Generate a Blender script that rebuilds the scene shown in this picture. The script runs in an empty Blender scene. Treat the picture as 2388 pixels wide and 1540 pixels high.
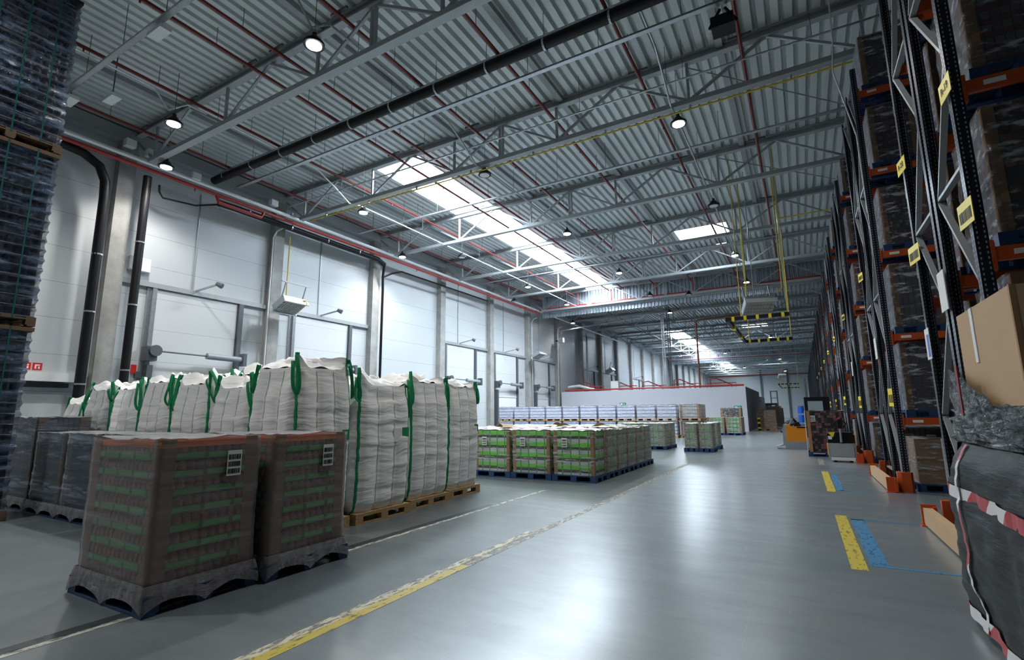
import bpy, math, random
from mathutils import Vector, Matrix, noise
random.seed(7)
S = bpy.context.scene
COL = S.collection
PI = math.pi
ORD = ['first','second','third','fourth','fifth','sixth','seventh','eighth','ninth','tenth','eleventh','twelfth','thirteenth','fourteenth','fifteenth','sixteenth','seventeenth','eighteenth','nineteenth','twentieth','twenty-first','twenty-second','twenty-third']

# ------------------------------------------------------------------ materials
class NT:
    def __init__(s, name):
        s.m = bpy.data.materials.new(name); s.m.use_nodes = True
        s.t = s.m.node_tree; s.t.nodes.clear()
        s.out = s.t.nodes.new('ShaderNodeOutputMaterial')
    def n(s, typ, **kw):
        nd = s.t.nodes.new('ShaderNode' + typ)
        for k, v in kw.items():
            if hasattr(nd, k) and not k.startswith('i_'): setattr(nd, k, v)
        return nd
    def l(s, a, b): s.t.links.new(a, b)
    def math(s, op, a, b=None, c=None):
        nd = s.n('Math'); nd.operation = op
        for i, v in enumerate((a, b, c)):
            if v is None: continue
            if isinstance(v, (int, float)): nd.inputs[i].default_value = v
            else: s.l(v, nd.inputs[i])
        return nd.outputs[0]
    def coord(s, which='Object'):
        return s.n('TexCoord').outputs[which]
    def sep(s, v):
        nd = s.n('SeparateXYZ'); s.l(v, nd.inputs[0]); return nd.outputs
    def comb(s, x=0, y=0, z=0):
        nd = s.n('CombineXYZ')
        for i, v in enumerate((x, y, z)):
            if isinstance(v, (int, float)): nd.inputs[i].default_value = v
            else: s.l(v, nd.inputs[i])
        return nd.outputs[0]
    def noise(s, vec, scale, detail=3, rough=.5):
        nd = s.n('TexNoise'); nd.inputs['Scale'].default_value = scale
        nd.inputs['Detail'].default_value = detail; nd.inputs['Roughness'].default_value = rough
        if vec is not None: s.l(vec, nd.inputs['Vector'])
        return nd.outputs['Fac']
    def scale(s, vec, sc):
        nd = s.n('Mapping'); nd.inputs['Scale'].default_value = sc
        s.l(vec, nd.inputs['Vector']); return nd.outputs[0]
    def ramp(s, fac, stops):
        nd = s.n('ValToRGB'); e = nd.color_ramp.elements
        while len(e) > 1: e.remove(e[-1])
        e[0].position = stops[0][0]; e[0].color = (*stops[0][1], 1) if not isinstance(stops[0][1], (int, float)) else (stops[0][1],)*3 + (1,)
        for p, c in stops[1:]:
            x = e.new(p); x.color = (*c, 1) if not isinstance(c, (int, float)) else (c, c, c, 1)
        s.l(fac, nd.inputs[0]); return nd.outputs[0]
    def mix(s, fac, a, b):
        nd = s.n('Mix'); nd.data_type = 'RGBA'
        for sock, v in ((nd.inputs[0], fac), (nd.inputs[6], a), (nd.inputs[7], b)):
            if isinstance(v, (int, float)): sock.default_value = v
            elif isinstance(v, tuple): sock.default_value = (*v, 1)
            else: s.l(v, sock)
        return nd.outputs[2]
    def bump(s, h, strength=.3, dist=.02):
        nd = s.n('Bump'); nd.inputs['Strength'].default_value = strength; nd.inputs['Distance'].default_value = dist
        s.l(h, nd.inputs['Height']); return nd.outputs[0]
    def bsdf(s, color, rough=.5, metal=0, normal=None, spec=.5, **kw):
        nd = s.n('BsdfPrincipled')
        for k, v in (('Base Color', color), ('Roughness', rough), ('Metallic', metal), ('Specular IOR Level', spec)):
            if isinstance(v, tuple): nd.inputs[k].default_value = (*v, 1)
            elif isinstance(v, (int, float)): nd.inputs[k].default_value = v
            else: s.l(v, nd.inputs[k])
        for k, v in kw.items():
            k = k.replace('_', ' ')
            if isinstance(v, (int, float)): nd.inputs[k].default_value = v
        if normal is not None: s.l(normal, nd.inputs['Normal'])
        return nd.outputs[0]
    def done(s, sh):
        s.l(sh, s.out.inputs['Surface']); return s.m

def plain(name, color, rough=.5, metal=0, var=.12, nscale=6., bump=0., bscale=40., spec=.5):
    t = NT(name); co = t.coord()
    f = t.noise(co, nscale)
    d = tuple(c * (1 - var) for c in color); u = tuple(min(1, c * (1 + var)) for c in color)
    c = t.mix(f, d, u)
    nm = t.bump(t.noise(co, bscale, 4), bump, .01) if bump else None
    return t.done(t.bsdf(c, rough, metal, nm, spec))
def emit(name, color, strength):
    t = NT(name); e = t.n('Emission'); e.inputs[0].default_value = (*color, 1); e.inputs[1].default_value = strength
    return t.done(e.outputs[0])

M = {}
M['steel'] = plain('painted_steel', (.36, .38, .39), .45, .25)
M['galv'] = plain('galvanised_steel', (.42, .45, .48), .35, .75, .25, 12)
M['dsteel'] = plain('dark_grey_steel', (.10, .11, .125), .5, .2)
M['red'] = plain('red_pipe_paint', (.17, .020, .018), .4)
M['redbright'] = plain('red_header_paint', (.38, .03, .025), .35)
M['black'] = plain('black_plastic', (.007, .007, .009), .45, spec=.25)
M['white'] = plain('white_paint', (.78, .79, .80), .4, 0, .04)
M['whitepipe'] = plain('white_pipe', (.75, .77, .78), .25, .3, .04)
M['yellow'] = plain('yellow_paint', (.62, .47, .03), .45)
M['yellowsign'] = plain('yellow_sign', (.85, .68, .02), .4, 0, .03)
M['blue'] = plain('blue_pallet_paint', (.010, .042, .125), .55, 0, .3, 9, .2)
M['wood'] = None
M['orange'] = plain('orange_beam_paint', (.50, .075, .012), .45, 0, .15)
M['navy'] = plain('navy_upright_paint', (.006, .010, .022), .33, .2)
M['brace'] = plain('grey_brace_steel', (.34, .37, .38), .4, .3)
M['amber'] = plain('amber_machine_paint', (.75, .25, .01), .35)
M['machgrey'] = plain('grey_machine_paint', (.27, .29, .31), .45)
M['kraft'] = plain('kraft_board', (.33, .19, .095), .75, 0, .18, 5, .25, 30)
M['carton'] = plain('carton_board', (.52, .35, .20), .75, 0, .08, 3, .15, 30)
M['paper'] = plain('white_paper', (.80, .80, .78), .6, 0, .05)
M['greenstrap'] = plain('green_webbing', (.0, .27, .10), .6, 0, .25, 60, .3, 200)
M['greenseam'] = plain('green_stitching', (.22, .42, .30), .7)
M['rust'] = plain('copper_brown_paint', (.20, .07, .02), .5)
M['red2'] = plain('signal_red', (.6, .02, .02), .4)
M['lens'] = plain('lamp_glass', (.7, .7, .7), .2)
M['lampon'] = emit('lamp_diffuser_lit', (.93, .95, 1.0), 90)
M['bluedrum'] = plain('bright_blue_plastic', (.015, .10, .55), .35)
M['darkgreen'] = plain('dark_container_paint', (.012, .025, .022), .5)
M['grille'] = plain('ceramic_grille', (.42, .39, .34), .6)
M['screen'] = plain('grey_panel', (.33, .36, .38), .4)

def mk_wood():
    t = NT('pallet_wood'); co = t.coord()
    g = t.noise(t.scale(co, (3, 3, 30)), 4, 4)
    c = t.ramp(g, [(.3, (.28, .17, .075)), (.55, (.45, .29, .14)), (.75, (.56, .39, .21))])
    return t.done(t.bsdf(c, .75, 0, t.bump(g, .3)))
M['wood'] = mk_wood()

def mk_floor():
    t = NT('polished_concrete'); co = t.coord()
    def rotn(ang, sc, scale, det, rg):
        m = t.n('Mapping'); m.inputs['Rotation'].default_value = (0, 0, ang); m.inputs['Scale'].default_value = sc
        t.l(co, m.inputs[0]); return t.noise(m.outputs[0], scale, det, rg)
    big = t.noise(co, .35, 5, .6); fine = rotn(.35, (.7, 1.9, 1), 1.8, 8, .68)
    scr = rotn(.5, (22, .5, 1), 2.2, 5, .6); scr2 = rotn(-.9, (30, .35, 1), 1.6, 5, .6); scr3 = rotn(1.5, (26, .4, 1), 1.4, 5, .6)
    a = t.ramp(big, [(.25, (.120, .155, .170)), (.5, (.165, .20, .215)), (.75, (.215, .245, .258))])
    b = t.mix(t.ramp(fine, [(.40, 0.), (.68, .34)]), a, (.085, .10, .108))
    c = b
    for q, lo in ((scr, .66), (scr2, .69), (scr3, .68)):
        c = t.mix(t.ramp(q, [(lo, 0.), (lo+.03, .30)]), c, (.36, .38, .385))
    r = t.math('ADD', t.math('MULTIPLY', fine, .20), t.math('MULTIPLY', big, .16))
    r = t.math('ADD', r, .15)
    nm = t.bump(t.math('ADD', t.noise(co, 2.5, 4), t.math('MULTIPLY', fine, .5)), .05, .012)
    return t.done(t.bsdf(c, r, 0, nm, .6, Coat_Weight=.5, Coat_Roughness=.22))
M['floor'] = mk_floor()

def mk_wall(name, base, seam):
    # white sandwich panels: horizontal joints every 1.15 m, vertical butt joints at 2 m
    t = NT(name); co = t.coord(); x, y, z = t.sep(co)
    fz = t.math('FRACT', t.math('DIVIDE', z, 1.15))
    line = t.math('LESS_THAN', fz, .012)
    micro = t.math('FRACT', t.math('DIVIDE', z, .11))
    mline = t.math('MULTIPLY', t.math('LESS_THAN', micro, .12), .06)
    n = t.noise(co, .8, 4)
    c0 = t.mix(n, tuple(v * .94 for v in base), base)
    c1 = t.mix(mline, c0, tuple(v * .6 for v in base))
    c = t.mix(line, c1, seam)
    nm = t.bump(t.math('SUBTRACT', 0, t.math('ADD', line, t.math('MULTIPLY', mline, 2.))), .12, .01)
    return t.done(t.bsdf(c, .32, 0, nm, .5))
M['wall'] = mk_wall('sandwich_panel', (.55, .575, .59), (.26, .28, .30))
M['door'] = mk_wall('sectional_door', (.63, .65, .66), (.36, .38, .40))
M['wallgrey'] = mk_wall('grey_panel_wall', (.42, .45, .47), (.3, .32, .34))
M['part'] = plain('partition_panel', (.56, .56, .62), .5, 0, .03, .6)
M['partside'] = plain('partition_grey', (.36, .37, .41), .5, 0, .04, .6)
def mk_conc():
    t = NT('column_concrete'); co = t.coord()
    a = t.noise(co, 1.5, 6, .6); b = t.noise(co, 25, 4)
    c = t.ramp(t.math('ADD', t.math('MULTIPLY', a, .8), t.math('MULTIPLY', b, .2)), [(.3, (.22, .215, .20)), (.55, (.33, .325, .31)), (.75, (.42, .42, .41))])
    return t.done(t.bsdf(c, .75, 0, t.bump(b, .2)))
M['conc'] = mk_conc()
def mk_deck():
    t = NT('roof_deck'); co = t.coord()
    c = t.mix(t.noise(t.scale(co, (1, .12, 1)), 2, 4), (.60, .65, .65), (.74, .78, .78))
    return t.done(t.bsdf(c, .42, .15))
M['deck'] = mk_deck()
M['sheet'] = plain('corrugated_zinc', (.44, .49, .55), .38, .45, .2, 3)
M['sky'] = emit('skylight_pane', (.76, .89, 1.0), 35)

def mk_film(name, haze, tint, rough=.18, streak=.35, bump=.5, sc=(2, 2, 9), spec=.6, fr=.35, lo=.45, hi=.72):
    t = NT(name); co = t.coord()
    n = t.noise(t.scale(co, sc), 2.2, 5, .6); n2 = t.noise(t.scale(co, (3, 3, 14)), 5, 5, .65)
    tr = t.n('BsdfTransparent')
    pb = t.bsdf(tint, rough, 0, t.bump(t.math('ADD', n2, n), bump, .05), spec)
    lw = t.n('LayerWeight'); lw.inputs[0].default_value = .35
    st = t.ramp(n, [(lo, 0.), (hi, streak)])
    f = t.math('ADD', t.math('ADD', st, haze), t.math('MULTIPLY', lw.outputs['Fresnel'], fr))
    f = t.math('MINIMUM', f, .92)
    mx = t.n('MixShader'); t.l(f, mx.inputs[0]); t.l(tr.outputs[0], mx.inputs[1]); t.l(pb, mx.inputs[2])
    return t.done(mx.outputs[0])
M['film_grey'] = mk_film('hazy_stretch_film', .19, (.52, .50, .54), .14, .22, .2, (.5, .5, 11), .7, fr=.6)
M['film_blue'] = mk_film('blue_hazy_film', .12, (.38, .47, .60), .07, .6, .6, (.7, .7, 6), 1.0, .8, .5, .7)
M['film_clear'] = mk_film('clear_stretch_film', .05, (.84, .87, .87), .07, .75, 1.0, (1.5, 1.5, 10), .9, .35, .52, .70)
M['film_white'] = mk_film('milky_stretch_film', .24, (.70, .69, .66), .12, .42, .8)
M['film_rack'] = mk_film('crinkled_stretch_film', .06, (.66, .70, .78), .08, .8, .8, (2.2, 2.2, 6), 1.0, .8, .54, .68)
M['skirt'] = mk_film('gathered_film', .42, (.36, .35, .41), .12, .4, .8, (6, 6, 3), .9, .5)

def mk_layers(name, h, bands, cw, gap=(.02, .02, .02), rough=.4, jit=.5):
    # goods wall: vertical cells of width cw, layers of height h coloured by bands [(pos,color)]
    t = NT(name); x, y, z = t.sep(t.coord())
    fz = t.math('FRACT', t.math('DIVIDE', z, h))
    u = t.math('DIVIDE', t.math('ADD', x, y), cw)
    fu = t.math('FRACT', u)
    cell = t.comb(t.math('FLOOR', u), t.math('FLOOR', t.math('DIVIDE', z, h)), 0)
    wn = t.n('TexWhiteNoise'); t.l(cell, wn.inputs[0])
    col = t.ramp(fz, bands); t.t.nodes[-1].color_ramp.interpolation = 'CONSTANT'
    col = t.mix(t.math('MULTIPLY', wn.outputs['Value'], jit), col, tuple(v * .35 for v in bands[len(bands)//2][1]))
    edge = t.math('LESS_THAN', t.math('ABSOLUTE', t.math('SUBTRACT', fu, .5)), .43)
    col = t.mix(edge, gap, col)
    return t.done(t.bsdf(col, rough, 0, t.bump(edge, .5, .02)))
def mk_patch(name, cw, ch, cols, rough=.45):
    t = NT(name); x, y, z = t.sep(t.coord())
    u = t.math('DIVIDE', t.math('ADD', x, y), cw); v = t.math('DIVIDE', z, ch)
    cell = t.comb(t.math('FLOOR', u), t.math('FLOOR', v), 0)
    wn = t.n('TexWhiteNoise'); t.l(cell, wn.inputs[0])
    col = t.ramp(wn.outputs['Value'], cols); t.t.nodes[-1].color_ramp.interpolation = 'CONSTANT'
    e = t.math('MULTIPLY', t.math('LESS_THAN', t.math('ABSOLUTE', t.math('SUBTRACT', t.math('FRACT', u), .5)), .45),
               t.math('LESS_THAN', t.math('ABSOLUTE', t.math('SUBTRACT', t.math('FRACT', v), .5)), .44))
    col = t.mix(e, (.015, .014, .016), col)
    return t.done(t.bsdf(col, rough, 0, t.bump(e, .4, .02)))
G = {}
G['green'] = mk_layers('green_cartons', .245, [(0, (.03, .03, .03)), (.07, (.17, .78, .03)), (.46, (.62, .68, .66)), (.80, (.03, .028, .028))], .21, (.08, .30, .05), jit=.35)
G['palegreen'] = mk_layers('pale_green_cartons', .245, [(0, (.03, .03, .03)), (.07, (.22, .66, .20)), (.55, (.50, .60, .52)), (.87, (.10, .08, .06))], .21, (.08, .12, .08))
G['bluewhite'] = mk_layers('white_blue_packs', .21, [(0, (.08, .09, .30)), (.2, (.86, .87, .95)), (.8, (.50, .54, .80))], .14, (.5, .52, .72), .35, .25)
G['shadewhite'] = mk_layers('shaded_white_packs', .21, [(0, (.10, .10, .12)), (.16, (.66, .66, .66)), (.8, (.4, .4, .4))], .14, (.3, .3, .3), .35, .35)  # darker grey packs: shade on the end stack put into the colour
G['darkcan'] = mk_layers('dark_can_trays', .15, [(0, (.22, .02, .035)), (.35, (.15, .14, .18)), (.88, (.008, .008, .01))], .075, (.01, .01, .012), .3, .9)
G['greycan'] = mk_layers('grey_bottle_packs', .30, [(0, (.13, .14, .17)), (.7, (.30, .32, .36)), (.9, (.01, .01, .012))], .09, (.02, .02, .025), .3, .8)
G['pinkblack'] = mk_patch('pink_black_packs', .085, .085, [(0, (.015, .013, .016)), (.45, (.17, .075, .075)), (.75, (.04, .035, .045)), (.9, (.24, .13, .12))])
G['navybox'] = mk_patch('navy_packs', .12, .13, [(0, (.05, .05, .085)), (.4, (.09, .08, .12)), (.8, (.18, .16, .2))])
G['dotbox'] = mk_patch('speckled_dark_packs', .05, .07, [(0, (.02, .02, .035)), (.5, (.06, .05, .085)), (.82, (.28, .26, .3))])
G['redbox'] = mk_patch('dark_red_packs', .16, .11, [(0, (.10, .012, .02)), (.6, (.16, .03, .04)), (.85, (.25, .16, .16))])
G['teal'] = mk_layers('dark_teal_packs', .16, [(0, (.05, .16, .05)), (.22, (.03, .06, .075)), (.8, (.012, .018, .024))], .075, (.015, .02, .025), .3, .7)
G['brown'] = plain('brown_cartons', (.27, .17, .10), .6, 0, .15, 4)
G['topmesh'] = None

# ------------------------------------------------------------------ mesh helper
class MB:
    def __init__(s): s.v = []; s.f = []
    def add(s, vs, fs):
        o = len(s.v); s.v += [tuple(v) for v in vs]; s.f += [tuple(i + o for i in f) for f in fs]; return s
    def box(s, x0, y0, z0, x1, y1, z1):
        return s.add([(x0,y0,z0),(x1,y0,z0),(x1,y1,z0),(x0,y1,z0),(x0,y0,z1),(x1,y0,z1),(x1,y1,z1),(x0,y1,z1)],
                     [(0,3,2,1),(4,5,6,7),(0,1,5,4),(1,2,6,5),(2,3,7,6),(3,0,4,7)])
    def cbox(s, c, d): return s.box(c[0]-d[0]/2, c[1]-d[1]/2, c[2]-d[2]/2, c[0]+d[0]/2, c[1]+d[1]/2, c[2]+d[2]/2)
    def cyl(s, p, q, r, n=10, r2=None, cap=True):
        p = Vector(p); q = Vector(q); d = (q - p).normalized(); r2 = r if r2 is None else r2
        a = d.orthogonal().normalized(); b = d.cross(a)
        vs = [p + r*(a*math.cos(2*PI*i/n) + b*math.sin(2*PI*i/n)) for i in range(n)] + [q + r2*(a*math.cos(2*PI*i/n) + b*math.sin(2*PI*i/n)) for i in range(n)]
        fs = [(i, (i+1) % n, n+(i+1) % n, n+i) for i in range(n)]
        if cap: fs += [tuple(range(n))[::-1], tuple(range(n, 2*n))]
        return s.add(vs, fs)
    def tube(s, pts, r, n=8, cap=True, flat=None):
        pts = [Vector(p) for p in pts]; vs = []; m = len(pts); prev = None
        for i, p in enumerate(pts):
            d = (pts[min(i+1, m-1)] - pts[max(i-1, 0)]).normalized()
            if prev is None: a = d.orthogonal().normalized()
            else:
                a = prev - d * prev.dot(d)
                a = a.normalized() if a.length > 1e-6 else d.orthogonal().normalized()
            prev = a; b = d.cross(a); ra, rb = (r, r) if flat is None else (r, flat)
            vs += [p + ra*a*math.cos(2*PI*k/n) + rb*b*math.sin(2*PI*k/n) for k in range(n)]
        fs = [(i*n+k, i*n+(k+1) % n, (i+1)*n+(k+1) % n, (i+1)*n+k) for i in range(m-1) for k in range(n)]
        if cap: fs += [tuple(range(n))[::-1], tuple(range((m-1)*n, m*n))]
        return s.add(vs, fs)
    def bar(s, p, q, w, h, upv=(0, 0, 1)):
        p = Vector(p); q = Vector(q); d = (q-p).normalized(); u = Vector(upv)
        sd = d.cross(u)
        if sd.length < 1e-4: sd = d.cross(Vector((1, 0, 0)))
        sd.normalize(); u = sd.cross(d)
        vs = [e + sd*a*w/2 + u*b*h/2 for e in (p, q) for a, b in ((-1,-1),(1,-1),(1,1),(-1,1))]
        return s.add(vs, [(3,2,1,0),(4,5,6,7),(0,1,5,4),(1,2,6,5),(2,3,7,6),(3,0,4,7)])
    def prism(s, poly, a, b, axis='x'):
        n = len(poly)
        def mk(t, u, v): return (t,u,v) if axis == 'x' else (u,t,v) if axis == 'y' else (u,v,t)
        vs = [mk(a,*p) for p in poly] + [mk(b,*p) for p in poly]
        fs = [(i,(i+1) % n, n+(i+1) % n, n+i) for i in range(n)] + [tuple(range(n))[::-1], tuple(range(n,2*n))]
        return s.add(vs, fs)
    def grid(s, fn, nu, nv, closed=False):
        vs = [fn(i/(nu if closed else nu-1), j/(nv-1)) for j in range(nv) for i in range(nu)]
        fs = []
        for j in range(nv-1):
            for i in range(nu if closed else nu-1):
                i2 = (i+1) % nu; fs.append((j*nu+i, j*nu+i2, (j+1)*nu+i2, (j+1)*nu+i))
        return s.add(vs, fs)
    def mesh(s, name):
        me = bpy.data.meshes.new(name); me.from_pydata(s.v, [], s.f); me.update(); return me
def smooth_mesh(me, ang=None):
    me.polygons.foreach_set('use_smooth', [True]*len(me.polygons))
    if ang and hasattr(me, 'set_sharp_from_angle'): me.set_sharp_from_angle(angle=math.radians(ang))
    me.update()
CACHE = {}
def obj(name, mb, mat, parent=None, smooth=None, loc=None, key=None):
    me = mb if isinstance(mb, bpy.types.Mesh) else mb.mesh(name)
    if not isinstance(mb, bpy.types.Mesh):
        if smooth: smooth_mesh(me, smooth if smooth is not True else None)
        if mat: me.materials.append(mat)
    o = bpy.data.objects.new(name, me); COL.objects.link(o)
    if parent: o.parent = parent
    if loc: o.location = loc
    return o
def tag(o, label, cat, group=None):
    o['label'] = label; o['category'] = cat
    if group: o['group'] = group
    return o
def thing(name, label, cat, loc=(0,0,0), rz=0, group=None):
    o = bpy.data.objects.new(name, None); COL.objects.link(o); o.empty_display_size = .1
    o.location = loc; o.rotation_euler = (0, 0, rz); return tag(o, label, cat, group)
def dup(root, loc, label, rz=None, group=None):
    r = root.copy(); COL.objects.link(r); r.location = loc; r['label'] = label
    if rz is not None: r.rotation_euler = (0, 0, rz)
    if group: r['group'] = group
    for ch in list(root.children):
        c = ch.copy(); COL.objects.link(c); c.parent = r
        for g in list(ch.children):
            d = g.copy(); COL.objects.link(d); d.parent = c
    return r
def struct(name, mb, mat, smooth=None):
    o = obj(name, mb, mat, None, smooth); o['kind'] = 'structure'; return o

# ------------------------------------------------------------------ setting
XL, XR, YF, YB, ZR = -20.1, 11.0, -9.0, 134.0, 11.62
struct('floor', MB().box(XL-.3, YF-.3, -.2, XR+.3, YB+.3, 0), M['floor'])
struct('wall_left', MB().box(XL-.3, YF, 0, XL, YB, 12.3), M['wall'])
struct('wall_right', MB().box(XR, YF, 0, XR+.3, YB, 12.3), M['wallgrey'])
struct('wall_back', MB().box(XL, YB, 0, XR, YB+.3, 12.3), M['wall'])
struct('wall_front', MB().box(XL, YF-.3, 0, XR, YF, 12.3), M['wallgrey'])

SKY = [(-14.5,-12.3,14.0,38.0), (-14.5,-12.3,64.0,88.0), (-14.5,-12.3,100.,126.), (-5.4,-2.7,28.0,29.9), (-5.4,-2.7,64.3,66.2), (-5.4,-2.7,100.,102.)]
def deck(mb, x0, x1, y0, y1, per=.31, d=.14):
    n = max(1, round((x1-x0)/per)); per = (x1-x0)/n; prof = []
    for i in range(n):
        a = x0 + i*per
        prof += [(a, ZR+d), (a+per*.20, ZR+d), (a+per*.32, ZR), (a+per*.88, ZR)]
    prof.append((x1, ZR+d)); m = len(prof)
    mb.add([(x, y0, z) for x, z in prof] + [(x, y1, z) for x, z in prof], [(i, i+1, m+i+1, m+i) for i in range(m-1)])
    mb.add([(x0,y0,ZR+.2),(x1,y0,ZR+.2),(x1,y1,ZR+.2),(x0,y1,ZR+.2)], [(0,1,2,3)])
dm = MB()
def strips(xa, xb, holes):
    y = YF
    for (h0, h1) in sorted(holes):
        deck(dm, xa, xb, y, h0); y = h1
    deck(dm, xa, xb, y, YB)
strips(XL, -14.5, []); strips(-14.5, -12.3, [(14.,38.),(64.,88.),(100.,126.)]); strips(-12.3, -5.4, [])
strips(-5.4, -2.7, [(28.0,29.9),(64.3,66.2),(100.,102.)]); strips(-2.7, XR, [])
struct('ceiling', dm, M['deck'])
for i, (x0, x1, y0, y1) in enumerate(SKY):
    w = obj('window_%d' % (i+1), MB().box(x0, y0, ZR+.30, x1, y1, ZR+.34), M['sky']); w['kind'] = 'structure'
    c = MB()
    for a in ((x0-.06,y0-.06,x0,y1+.06),(x1,y0-.06,x1+.06,y1+.06),(x0,y0-.06,x1,y0),(x0,y1,x1,y1+.06)):
        c.box(a[0],a[1],ZR-.02,a[2],a[3],ZR+.36)
    obj('window_curb', c, M['white'], w)
    g = MB(); n = max(2, round((y1-y0)/2.4))
    for k in range(1, n): g.box(x0, y0+(y1-y0)*k/n-.02, ZR+.24, x1, y0+(y1-y0)*k/n+.02, ZR+.30)
    g.box((x0+x1)/2-.02, y0, ZR+.24, (x0+x1)/2+.02, y1, ZR+.30)
    obj('glazing_bars', g, M['galv'], w)

# wall columns and rail lines
for k in range(-1, 21):
    y = 7.5 + 6*k
    struct('trim_%d' % (k+2), MB().box(XL, y-.25, 0, -19.75, y+.25, 11.3), M['conc'])
eb = MB().box(XL, YF, 11.05, -19.7, YB, 11.5)
struct('trim_30', eb, M['steel'])

# dock doors
DOORS = [(8.95,12.0,0),(14.75,17.9,1),(26.25,29.5,2),(32.35,35.6,3),(38.75,41.6,4),(50.4,53.4,5),(56.4,59.4,6),(68.4,71.4,7)]
BAYN = ['nearest','second','third','fourth','fifth','sixth','seventh','eighth']
for y0, y1, i in DOORS:
    x = XL
    d = obj('door_%d' % (i+1), MB().box(x, y0, 0, x+.06, y1, 6.1), M['door']); d['kind'] = 'structure'
    obj('door_track', MB().box(x, y0-.16, 0, x+.16, y0-.02, 6.1).box(x, y0-.3, 0, x+.07, y0-.16, 6.1), M['galv'], d)
    obj('door_track', MB().box(x, y1+.02, 0, x+.18, y1+.2, 6.1), M['dsteel'], d)
    ya = 7.5 + 6*math.floor((y0-7.5)/6) + .25; yb = ya + 5.5
    obj('header_beam', MB().box(x, ya, 6.12, x+.14, yb, 6.30), M['steel'], d)
    obj('bottom_seal', MB().box(x+.06, y0, 2.78, x+.09, y1, 2.84).box(x+.06, y0+.05, .1, x+.075, y1-.05, 2.7), M['white'] if i > 1 else M['steel'], d)
    # boom barrier across the door
    t = thing('boom_barrier', 'grey boom barrier with thick sleeve across the %s dock door' % BAYN[i], 'barrier', (x, 0, 0), 0, 'boom barriers at the dock doors')
    obj('pivot_head', MB().box(.1, y0-.28, 3.45, .5, y0+.05, 3.95).cyl((.5,y0-.05,3.8),(.62,y0-.05,3.8),.2,14), M['dsteel'], t)
    obj('post', MB().box(.14, y0-.2, 0, .42, y0-.02, 3.3), M['dsteel'], t)
    obj('rod', MB().cyl((.5,y0,3.8),(.5,y0+1.9,3.78),.03,8), M['dsteel'], t)
    obj('sleeve', MB().cyl((.5,y0+1.75,3.78),(.5,y1+.05,3.75),.12,14), M['machgrey'], t, 40)
    obj('end_catch', MB().cbox((.5,y1+.13,3.75),(.35,.14,.5)), M['dsteel'], t)
    # swivel arm lamp on the header
    t = thing('dock_light', 'thin swivel arm dock light over the %s dock door' % BAYN[i], 'lamp', (x, (y0+y1)/2, 6.25), 0, 'swivel dock lights')
    obj('arm', MB().bar((.1,-.2,.05),(1.0,.15,.28),.06,.06), M['galv'], t)
    obj('lamp_head', MB().cyl((.95,.1,.3),(1.12,.22,.2),.08,10,.11), M['dsteel'], t)
    obj('cable_conduit', MB().bar((.03,-.3,.0),(.03,-.3,4.0),.03,.03), M['galv'], t)

# long services along the left wall
t = thing('gutter_pipe', 'long white pipe running along the top of the left wall', 'pipe', (-18.95, 0, 10.22))
obj('pipe_run', MB().cyl((0,-4,0),(0,62,0),.085,12), M['whitepipe'], t, 40)
for k in range(10):
    obj('bracket', MB().box(-.9,k*6+1.4,.08,.1,k*6+1.46,.14), M['galv'], t)
t = thing('sprinkler_main', 'red sprinkler main running under the white wall pipe', 'pipe', (-19.05, 0, 10.03))
obj('pipe_run', MB().cyl((0,-4,0),(0,38,0),.07,10), M['redbright'], t, 40)
obj('offset_bend', MB().tube([(0,10.2,0),(0,10.3,-.28),(0,12.1,-.28),(0,12.2,0)],.07,8), M['redbright'], t, 40)
for k in range(9): obj('sprinkler_head', MB().cyl((0,4.2*k+1,0),(0,4.2*k+1,-.18),.025,6), M['redbright'], t)
t = thing('drain_pipe', 'thick black drain pipe along the left wall bending down beside the nearest column', 'pipe', (-19.3, 0, 9.95))
obj('pipe_run', MB().tube([(0,-4,0),(0,5.6,0),(0,6.1,-.05),(0,6.55,-.3),(0,6.75,-.75),(-.1,6.82,-1.3),(-.15,6.85,-9.9)],.14,12), M['black'], t, 40)
for z in (-3.2,-5.1,-7.4): obj('pipe_clip', MB().cyl((-.12,6.84,z),(-.12,6.84,z-.05),.155,12), M['galv'], t)
obj('pipe_clip', MB().cyl((0,3.0,0),(0,3.06,0),.155,12), M['galv'], t)
t = thing('drain_pipe', 'black drain pipe along the rail and down the third wall column', 'pipe', (-19.3, 0, 9.93))
obj('pipe_run', MB().tube([(.1,10.4,-.14),(.1,11.0,-.12),(.1,19.0,-.12),(.1,19.5,-.3)],.13,12), M['black'], t, 40)
obj('down_pipe', MB().tube([(.1,19.5,-.3),(-.1,19.62,-.9),(-.3,19.85,-1.6),(-.35,19.9,-2.2),(-.35,19.9,-9.9)],.07,10), M['black'], t, 40)
obj('hose', MB().tube([(.3,8.2,-.35),(.1,8.3,-.5),(-.05,8.5,-.62),(.0,9.6,-.52),(.1,10.4,-.2)],.035,6), M['black'], t, 40)
obj('branch', MB().tube([(-.1,19.62,-.95),(.05,20.2,-.6),(.1,20.9,-.35),(.1,30,-.3)],.05,8), M['black'], t, 40)
for k in range(4): obj('pipe_clip', MB().cyl((.1,11.6+2*k,-.1),(.1,11.66+2*k,-.1),.145,12), M['galv'], t)
t = thing('drain_pipe', 'straight vertical black pipe right of the nearest wall column', 'pipe', (-19.25, 7.92, 0))
obj('pipe_run', MB().cyl((0,0,0),(0,0,9.85),.13,12), M['black'], t, 40)
for z in (3,5.2,7.4): obj('pipe_clip', MB().cyl((0,0,z),(0,0,z+.05),.145,12), M['galv'], t)
t = thing('conduit_pipe', 'slim white conduit on the edge of the nearest wall column', 'pipe', (-19.6, 8.15, 0))
obj('conduit_run', MB().cyl((0,0,0),(0,0,9.6),.035,8), M['whitepipe'], t)
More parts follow.
